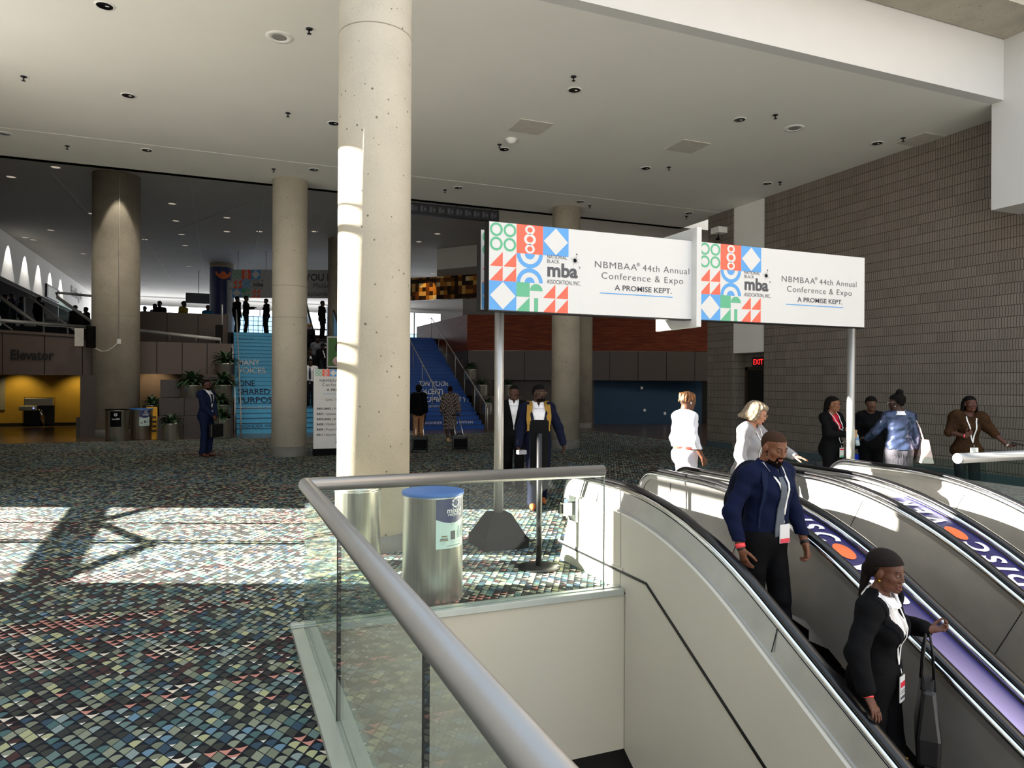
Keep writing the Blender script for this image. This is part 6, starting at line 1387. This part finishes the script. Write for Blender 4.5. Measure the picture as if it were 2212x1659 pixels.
# --- man in white shirt and trousers
p4 = Person('person in a white shirt, white trousers and brown belt', (5.42,7.45,0), 97, 1.67, skin='5b3a2a', res=.012, hand_res=.006, head=(4,4,0), arms=dict(R=dict(w=(.26,.10,.90), hint=(.4,-.9,0), f=(-.15,.45,-.85), n=(-.9,0,0), curl=30)))
p4.trousers(cloth('bcbcc6', weave=260, amt=.04), .022, .02, 1.03); p4.top('shirt', cloth('d4d4da', weave=300, amt=.04), .018, 1.01, .97, amp=.005, collar=True, neck=.07); p4.shoes(WHITE)
b = MB(); rr = [(.183*math.cos(a), .004+.143*math.sin(a), 1.012) for a in [2*math.pi*i/40 for i in range(41)]]; ribbon(rr, .021, .004, (0,0,1)).build('belt', mat('brown_belt', '7d3c30', .5), p4.root)
def locs(F):
    rng = random.Random(4)
    for i in range(90):
        a = rng.uniform(0, 6.28); r = rng.uniform(.005,.06); c = V3(r*math.cos(a), r*math.sin(a)-.01, .128-r*.3); d = V3(math.cos(a)*.092, math.sin(a)*.108-.012, rng.uniform(-.01,.05)); m_ = (c+d)/2+V3(math.cos(a)*.02, math.sin(a)*.02, .02); F.cap(c, m_, .010, .010, .004); F.cap(m_, d, .010, .007, .004)
p4.hair(hairline(.002, nape=-.05), mat('fade_hair', '2c1a12', .8)); p4.hair(None, mat('golden_locs', '6e4520', .65, var=.75, scale=45, bump=.5), name='locs', extra=locs)
o = MB().ball((.088,.004,-.02), (.008,.008,.016), 10).build('earbud', M['wtxt'], p4.root); o.matrix_local = p4.Mh
# --- woman with glasses, black suit and red blouse
p5 = Person('person in a black suit and red blouse beside the right sign post', (8.22,7.80,0), 172, 1.60, True, '80543c', res=.013, hand_res=.0075, head=(-18,2,0), arms=dict(R=dict(w=(.06,.27,1.16), hint=(.9,-.2,-.5), f=(-.7,.3,.5), n=(-.2,-.8,.3), curl=35), L=dict(w=(-.06,.27,1.10), hint=(-.9,-.2,-.5), f=(.7,.4,.2), n=(0,-.9,.2), curl=35)))
p5.trousers(BLK, .02); p5.top('blouse', cloth('c01f38'), .008, .95, .9, amp=.002, neck=.066); p5.top('blazer', BLK, .026, .80, .95, v=(1.08,.11), lapel=cloth('0d0d11'), amp=.003, neck=.078); p5.shoes(SHOE)
def braids(F):
    rng = random.Random(7); F.ell((0,-.03,.04), (.086,.10,.085), None, .02)
    F.fn(lambda d, X, Y, Z: np.maximum(d, np.where(Y > -.01, (.045+Y*.25-Z)*.8, -1)+0*X))
    for i in range(26): a = -1.4+2.8*i/25; x, y_ = .085*math.sin(a), -.05-.075*math.cos(a); F.cap((x,y_,.03), (x*1.15,y_-.01,-.12), .013, .012, .004); F.cap((x*1.15,y_-.01,-.12), (x*1.25,y_+rng.uniform(-.02,.01),rng.uniform(-.27,-.2)), .012, .008, .004)
p5.hair(hairline(.006), LBLACK, extra=braids); p5.glasses(mat('black_frames', '0c0c0c', .3)); p5.cuff(1, PINK, .014, .036, .0)
p5.lanyard('badge with red and green bars on the black suit beside the right sign post', .96, -.03, [(.1,.25,M['red']),(.82,.99,M['green'])], .15, .095)
tag(MB().box((-.05,-.05,-.06), (.05,.05,.06)).build('paper_cup', mat('kraft', 'b08a62', .7), None, .01, p5.loc+p5.rz @ (V3(-.02,.34,1.17)*p5.k)), 'small tan cup held by the person in the red blouse', 'cup')
# --- woman in blue leather jacket seen from behind
p6 = Person('person in a shiny blue leather jacket seen from behind, hair in a high bun', (8.78,7.15,0), 34, 1.64, True, '3c241a', res=.013, hand_res=.0075, head=(-62,4,0), arms=dict(L=dict(w=(-.36,.26,1.06), hint=(-.5,-.8,-.5), f=(-.75,.45,.1), n=(.3,.1,-.9), curl=40), R=dict(w=(.24,.05,.90), hint=(.5,-.8,0))))
LEA = mat('blue_leather', '37425e', .30, .45, var=.3, scale=12, bump=.35, bscale=22)
p6.skirt(cloth('48474d', weave=300), .32, .19, 1.02, pleat=44); p6.top('blouse', WHITE, .010, .93, .3, amp=.002, neck=.068, collar=True); p6.top('jacket', LEA, .024, .93, .97, amp=.005, neck=.075, v=(.98,.10)); p6.shoes(SHOE)
def bun(F): F.ell((0,-.03,.05), (.092,.104,.086), None, .02); F.fn(lambda d, X, Y, Z: np.maximum(d, np.where(Y > -.01, (.045+Y*.3-Z)*.8, -1)+0*X)); F.ell((0,-.055,.155), (.052,.052,.045), None, .02); F.fn(lambda d, X, Y, Z: d+.003*np.sin(X*170)*np.sin(Y*160)*np.sin(Z*150))
p6.hair(hairline(.012, .002), LBLACK, extra=bun); p6.glasses(mat('clear_frames', 'b8b4a8', .3)); p6.cuff(-1, PINK, .012, .034, .012)
o = MB().ball((-.083,.0,-.05), .008, 8).build('earring', mat('pearl', 'e8e2d8', .3), p6.root); o.matrix_local = p6.Mh
hw = p6.loc+p6.rz @ ((p6.arm[-1][2]+p6.arm[-1][3]*.11+p6.arm[-1][4]*.035)*p6.k); bo = tag(empty('water_bottle', hw-Vector((.03,-.01,.09))), 'clear water bottle held up by the person in the blue jacket', 'bottle'); bo.rotation_euler = (0,R(-14),0)
MB().lathe([(.0,0),(.031,.003),(.032,.06),(.029,.08),(.032,.10),(.032,.15),(.013,.19),(.012,.2)], seg=20).build('bottle_body', mat('clear_plastic', 'dbe6ee', .12, var=.05), bo); MB().lathe([(.015,.198),(.015,.218),(0,.219)], seg=14).build('cap', M['wtxt'], bo); MB().lathe([(.0325,.085),(.0325,.13)], seg=20, caps=False).build('bottle_label', mat('bottle_blue','8fb4dd',.4), bo)
to = empty('tote_bag'); p6.world(to); tag(to, 'pale pink tote bag on the shoulder of the person in the blue jacket', 'handbag')
b = MB(); T0, T1 = 1.08, .74; vs = []
for z, hx, hy in ((T0,.13,.035),(T1,.18,.085)): vs += [(.33-hy,-.02-hx,z),(.33+hy,-.02-hx,z),(.33+hy,-.02+hx,z),(.33-hy,-.02+hx,z)]
b.add(vs, [(3,2,1,0),(4,5,6,7),(0,1,5,4),(1,2,6,5),(2,3,7,6),(3,0,4,7)]); b.build('bag', mat('pink_leather', 'd9c0b8', .5), to, .008)
for s in (-1, 1): b = MB(); b.tube([(.31,-.1+.0,1.07),(.26,-.06+.03*s,1.25),(.175,-.02+.03*s,1.455),(.25,.03+.03*s,1.28),(.31,.06,1.07)], .008, 8); b.build('strap', mat('pink_leather', 'd9c0b8', .5), to)
# --- person half hidden behind her, with blue bag
p6b = Person('person in dark clothes mostly hidden behind the blue leather jacket', (9.05,7.85,0), 215, 1.60, True, '5a3c2c', res=.018, head=(0,5,0)); p6b.trousers(BLK, .02); p6b.top('blazer', BLK2, .026, .8, .95, neck=.07); p6b.hair(hairline(.012), LBLACK); p6b.shoes(SHOE)
hb_ = p6b.loc+p6b.rz @ (p6b.arm[1][2]*p6b.k); tag(MB().box((-.11,-.04,-.42), (.11,.04,-.10)).build('shopping_bag', cloth('2540c0', .4), None, .02, hb_), 'bright blue bag beside the person in the blue leather jacket', 'bag')
# --- woman in brown puff sleeve top
p7 = Person('person in a brown puff sleeved top holding a phone out, by the block wall', (9.70,6.82,0), 214, 1.62, True, '4f2c20', res=.012, hand_res=.0075, head=(-6,-4,4), lean=(0,-4,0), arms=dict(R=dict(w=(.10,.24,1.15), hint=(.9,-.2,-.5), f=(-.6,.3,.6), n=(-.2,-.6,.5), curl=45), L=dict(w=(-.46,.22,1.02), hint=(-.4,-.8,-.4), f=(-.85,.4,.0), n=(.1,.1,1), curl=25)))
BR = cloth('33200f', weave=60, amt=.7, name='brown_print_cloth'); p7.trousers(cloth('1a1a20'), .016); p7.top('top', BR, .014, .86, .0, amp=.004, neck=.082, depth=.06, flare=.035, up_extra=.034, sl_extra=.012); p7.shoes(SHOE)
def longh(F):
    F.ell((0,-.03,.04), (.088,.104,.086), None, .02); F.fn(lambda d, X, Y, Z: np.maximum(d, np.where(Y > -.01, (.045+Y*.25-Z)*.8, -1)+0*X)); rng = random.Random(3)
    for i in range(22): a = -1.75+3.5*i/21; x, y_ = .088*math.sin(a), -.03-.085*math.cos(a); F.cap((x,y_,.03), (x*1.25,y_-.0,-.14), .018, .016, .01); F.cap((x*1.25,y_,-.14), (x*1.35,y_+.03,-.34), .016, .01, .01)
p7.hair(hairline(.008), LBLACK, extra=longh, lo=(-.22,-.26,-.4)); p7.cuff(1, PINK, .010, .034, .012); p7.cuff(-1, mat('silver_watch','c8c4b8',.3,.8), .012, .034, .0, 'wristwatch')
p7.lanyard('white lanyard with a tall white badge on the brown puff sleeved top', 1.0, -.03, [(.55,.9,M['signwhite'])], .15, .11)
q = p7.arm[-1]; hw = p7.loc+p7.rz @ ((q[2]+q[3]*.13+q[4]*.03)*p7.k); o = MB().box((-.08,-.037,-.005), (.08,.037,.005)).build('smartphone', mat('phone_black','0b0b10',.15), None, .004, hw); o.rotation_euler = (R(18),R(10),R(-25)); tag(o, 'black phone held out by the person in the brown top', 'phone')
# --- man with tan backpack walking, and the man behind him
p8 = Person('person in a navy suit, glasses and tan backpack walking towards the railing', (4.17,9.2,0), 196, 1.75, skin='3d2419', res=.011, hand_res=.007, head=(-34,0,0), arms=dict(R=dict(w=(.29,.10,.86), hint=(.5,-.85,0), f=(-.1,.5,-.8), n=(-.6,.3,.2), curl=50), L=dict(w=(-.36,.06,.90), hint=(-.6,-.8,0), f=(-.1,.15,-.95), n=(.8,.2,0), curl=30)), legs=dict(R=dict(a=(.09,.16,.085)), L=dict(a=(-.09,-.20,.13))))
NAVY = cloth('0e1328'); p8.trousers(NAVY, .02); p8.top('shirt', WHITE, .008, .95, .93, amp=.002, collar=True, neck=.068); p8.top('jacket', NAVY, .020, .80, .93, v=(.92,.115), lapel=cloth('0f152b'), amp=.003, neck=.080); p8.shoes(TANSHOE)
p8.hair(hairline(.008, .001), LBLACK); p8.beard(mat('beard_dark', '0d0806', .9, spec=.08), .005); p8.glasses(mat('thin_frame', '8a7a60', .3, .8)); p8.cuff(-1, PINK, .010, .037, .0)
b8 = empty('backpack'); p8.world(b8); tag(b8, 'tan backpack with wide straps worn over the navy suit jacket', 'backpack'); TAN = cloth('a07c3a', weave=160)
F = Fld((-.3,-.45,.8), (.3,0,1.65), .014); F.ell((0,-.235,1.24), (.16,.09,.25), None, .03); F.ell((0,-.20,1.42), (.13,.08,.09), None, .04); F.mesh('bag', TAN, b8)
for sd in (-1, 1):
    P = [V3(sd*.09,-.17,1.43), p8.tz(sd*.108,-.07,.007), p8.tz(sd*.118,-.01,.007)]+[p8.fy(sd*x, z, .018) for x, z in ((.125,1.44),(.132,1.38),(.138,1.31),(.142,1.24),(.145,1.17),(.147,1.10))]+[V3(sd*.17,-.06,1.06)]
    ribbon(P, [.035,.038,.04,.04,.038,.036,.032,.016,.014,.013], .008).build('strap', TAN, b8); st_ = [c for c in bpy.data.objects if c.parent == b8 and c.name.startswith('strap')][-1]; p = p8.fy(sd*.125, 1.26, .012); ribbon([p+V3(-.03*sd,0,.0), p+V3(-.055*sd,.0,-.02)], .01, .004, (0,0,1)).build('buckle', TAN, st_)
q = p8.arm[1]; hw = p8.loc+p8.rz @ ((q[2]+q[3]*.10+q[4]*.03)*p8.k); o = MB().box((-.06,-.05,-.03), (.06,.05,.03)).build('card_wallet', mat('wallet_grey','8a8a92',.4), None, .006, hw); tag(o, 'grey wallet in the hand of the person with the tan backpack', 'wallet')
p9 = Person('person in a black suit walking just behind the tan backpack', (4.42,10.7,0), 200, 1.74, skin='4a2d20', res=.014, head=(-12,0,0), legs=dict(L=dict(a=(-.09,.15,.085)), R=dict(a=(.09,-.18,.12)))); p9.trousers(BLK, .02); p9.top('shirt', WHITE, .008, .95, .93, collar=True, neck=.068); p9.top('jacket', BLK, .020, .80, .93, v=(1.05,.08), lapel=BLK, neck=.08); p9.hair(hairline(.003), LBLACK); p9.shoes(SHOE)
# --- man in blue suit with briefcase on the left
p10 = Person('person in a blue suit holding a black briefcase on the carpet at the left', (-.30,18.35,0), 128, 1.83, skin='4a2c20', res=.013, head=(-6,-6,0), arms=dict(R=dict(w=(.05,.20,.93), hint=(.9,-.5,-.2), f=(-.5,.5,-.6), n=(-.3,-.8,0), curl=35), L=dict(w=(-.04,.22,.90), hint=(-.9,-.5,-.2), f=(.4,.4,-.7), n=(.2,-.9,0), curl=40)))
SUIT = cloth('141d38', amt=.1); p10.trousers(SUIT, .016); p10.top('shirt', WHITE, .008, .95, .95, collar=True, neck=.068); p10.top('jacket', SUIT, .024, .80, .92, v=(1.12,.075), lapel=cloth('161f3b'), neck=.08); p10.hair(hairline(.002), mat('buzz_hair', '1a100c', .85, spec=.1)); p10.beard(mat('beard_dark', '0d0806', .9, spec=.08), .004); p10.shoes(BROWNSHOE)
p10.lanyard('white lanyard and badge on the blue suit', 1.06, .0, [(.4,.6,M['navy'])], .14, .09)
ribbon([p10.fy(0, z, .003) for z in (1.44,1.38,1.28,1.18,1.12)], [.018,.022,.03,.034,.036], .003).build('tie', cloth('1c2440'), p10.root)
bc = empty('briefcase'); p10.world(bc); tag(bc, 'black briefcase held in front of the blue suit', 'briefcase'); b = MB(); b.box((-.20,.22,.44), (.20,.31,.74)); b.build('case', mat('black_bag_leather', '121214', .3, var=.1), bc, .02); b = MB(); b.tube([(-.07,.265,.74),(-.06,.265,.82),(.06,.265,.82),(.07,.265,.74)], .011, 8); b.build('handle', SHOE, bc)
# --- two travellers with rolling cases in front of the royal blue stairs
def geo():
    g = NG('zigzag_dress_print'); x, y, z = g.xyz(g.coord()); u = g.math('ADD', x, g.math('MULTIPLY', y, .8)); zz = g.math('ADD', g.math('MULTIPLY', z, 9.0), g.math('MULTIPLY', g.math('ABSOLUTE', g.math('SUBTRACT', g.math('FRACT', g.math('MULTIPLY', u, 7.0)), .5)), 2.4)); f = g.math('FRACT', zz)
    g.bsdf(g.ramp(f, [(0, lin('120d0e')), (.30, lin('d8cdc6')), (.42, lin('1a1214')), (.62, lin('6a5048')), (.82, lin('201618'))], True), .8); return g.m
pd = at(972,957,z=0); p11 = Person('person in a black and white zigzag dress walking towards the royal blue stairs', (pd.x,pd.y,0), 14, 1.70, True, '3f261c', res=.016, legs=dict(R=dict(a=(.07,.1,.085)), L=dict(a=(-.07,-.14,.12))), arms=dict(R=dict(w=(.28,-.12,.86), hint=(.3,-.9,0))))
p11.skirt(geo(), .42, .2, 1.2, 'dress_skirt', f=.016); p11.top('dress', geo(), .018, .95, .75, amp=.004, neck=.068, sl_extra=.03, flare=.03); p11.hair(hairline(.002), mat('buzz_hair', '1a100c', .85, spec=.1)); p11.shoes(mat('gold_sandal','b89a6a',.4,.4))
pe = at(904,952,z=0); p12 = Person('person in a black jacket and tan trousers beside the sunlit column', (pe.x,pe.y,0), 14, 1.72, True, '4a2d20', res=.016, arms=dict(R=dict(w=(.22,-.16,.88), hint=(.3,-.9,0))), legs=dict(R=dict(a=(.09,.06,.085)), L=dict(a=(-.09,-.06,.085)))); p12.trousers(cloth('b07c50'), .018); p12.top('jacket', BLK2, .03, .82, .95, neck=.075, amp=.004, sl_extra=.01); p12.hair(hairline(.02, .002), LBLACK, extra=lambda F: F.ell((0,-.05,-.03), (.08,.07,.10), None, .03)); p12.shoes(SHOE)
def rolling_case(c, rz, label, hand):
    o = tag(empty('rolling_suitcase', c, rz), label, 'suitcase', 'rolling cases'); b = MB(); b.box((-.2,-.13,.07), (.2,.13,.42)); b.build('case', mat('black_bag_leather', '121214', .3, var=.1), o, .04); b = MB(); b.box((-.16,-.16,.12), (.16,-.13,.34)); b.build('front_pocket', BLK2, o, .012)
    for s in (-1, 1): MB().tube([(s*.17,.11,.04),(s*.20,.11,.04)], .04, 14).build('wheel', M['black'], o)
    t = Vector(hand)
    for s in (-1, 1): MB().tube([(s*.1,.1,.42),(t.x+s*.08,t.y,t.z)], .010, 8).build('telescopic_rod', M['chrome'], o)
    MB().tube([(t.x-.09,t.y,t.z),(t.x+.09,t.y,t.z)], .016, 8).build('grip', M['bplastic'], o); MB().tube([(-.07,-.0,.42),(-.05,0,.47),(.05,0,.47),(.07,0,.42)], .010, 8).build('carry_handle', M['bplastic'], o); return o
c = at(993,976,z=0); rolling_case((c.x,c.y,0), R(-14), 'black rolling case pulled by the person in the zigzag dress', (-.08,.5,.92))
c = at(907,978,z=0); rolling_case((c.x,c.y,0), R(-14), 'black rolling case pulled by the person in tan trousers', (-.02,.5,.92))
# --- small figures: far escalator, stair head, upper level
def small(label, loc, face, h, top, skin='3a2419', low='17171b', fem=False, res=.024, group=None, hair=True, **kw):
    p = Person(label, tuple(loc), face, h, fem, skin, res=res, eyes=False, group=group, **kw); p.trousers(cloth(low), .02); p.top('jacket', cloth(top), .026, .82, .95, neck=.07, amp=.004)
    if hair: p.hair(hairline(.010), LBLACK, res=.014)
    return p
ez = lambda y: max(0.0, (y-SY0+.4)/.33*.165)
def on_esc(px, py, y, xx=None):
    d = ray(px, py); t = y/d.y; q = CAMP+d*t; return Vector((q.x, y, ez(y)))
s1 = small('person in a white shirt and dark tie lowest on the far escalator', on_esc(671,800,27.4), 196, 1.80, 'e4e4e8', low='1d1d24'); ribbon([s1.fy(0, z, .01) for z in (1.44,1.38,1.25,1.1,1.0)], [.02,.025,.035,.04,.03], .004).build('tie', cloth('1c2440'), s1.root)
s2 = small('person in a black suit behind the white shirt on the far escalator', on_esc(669,760,28.4), 170, 1.74, '121216'); ribbon([s2.fy(0, z, .01) for z in (1.44,1.3,1.15,1.02)], [.03,.045,.03,.02], .004).build('shirt_front', WHITE, s2.root)
s3 = small('bearded person in grey higher on the far escalator', on_esc(686,742,29.4), 190, 1.78, '6a6a72', head=(0,8,0))
s4 = small('person in black looking down at a phone on the far escalator', on_esc(697,775,28.9), 160, 1.74, '0e0e12', head=(20,20,0)); ribbon([s4.fy(x, z, .01) for x, z in ((.05,1.44),(.02,1.3),(-.02,1.15))], .02, .004).build('shirt_front', WHITE, s4.root)
s5 = small('person with fair hair in black near the top of the far escalator', on_esc(668,715,30.8), 190, 1.70, '101014', skin='7a5440', fem=True, hair=False); s5.hair(hairline(.02), mat('fair_hair','a88a62',.7), res=.014)
s6 = small('dark figure at the very top of the far escalator beside the dark column', on_esc(696,690,33.2), 120, 1.74, '0c0c10')
UPZ = lambda px, y: Vector((at(px, 700, Y=y).x, y, UP))
small('person in dark clothes at the left of the pair above the light blue stairs', UPZ(512,35.3), 60, 1.80, '0d0d10')
small('person in dark clothes raising a hand in the pair above the light blue stairs', UPZ(531,34.3), 95, 1.72, '0e0e12', arms=dict(R=dict(w=(.10,.35,1.2), hint=(.6,-.5,-.6))))
small('person with a shoulder bag standing alone above the light blue stairs', UPZ(575,34.5), 250, 1.66, '0c0c0f', fem=True)
def bust(px, py, D, face, label, top, h=1.66, z=None):
    c = at(px, py, D=D); return small(label, (c.x, c.y, c.z-h), face, h, top, res=.028)
for a in ((313,661,34.5,200,'seated figure furthest left behind the granite parapet','15151a'),(335,656,35.7,220,'person in pale blue behind the granite parapet','5a6a80'),(345,650,35.2,200,'person with full dark hair behind the granite parapet','121216'),(397,650,34.5,120,'person in a yellow top reading behind the granite parapet','8a7a22'),(449,659,34.5,150,'person in bright blue near the round column banner','1c6a9c')):
    c = at(a[0], a[1], D=a[2]); small(a[4], (c.x, c.y, UP-.30), a[3], c.z-(UP-.30), a[5], res=.028)
for a in ((11,640,29.5,110,'person at the far left behind the upper glass','1d1d24'),(26,636,31.6,130,'second person at the far left behind the upper glass','22232c'),(47,645,30.0,80,'person in navy left of the white rail post','1a2436'),(85,645,29.5,40,'dark figure with a bag behind the sloping rails','101014'),(163,663,31.0,200,'person in olive behind the lower sloping rail','3a382c'),(186,667,32.0,240,'person close to the thick column on the upper level','14161e')):
    c = at(a[0], a[1], D=a[2]); small(a[4], (c.x, c.y, c.z-1.60), a[3], 1.68, a[5], res=.028)
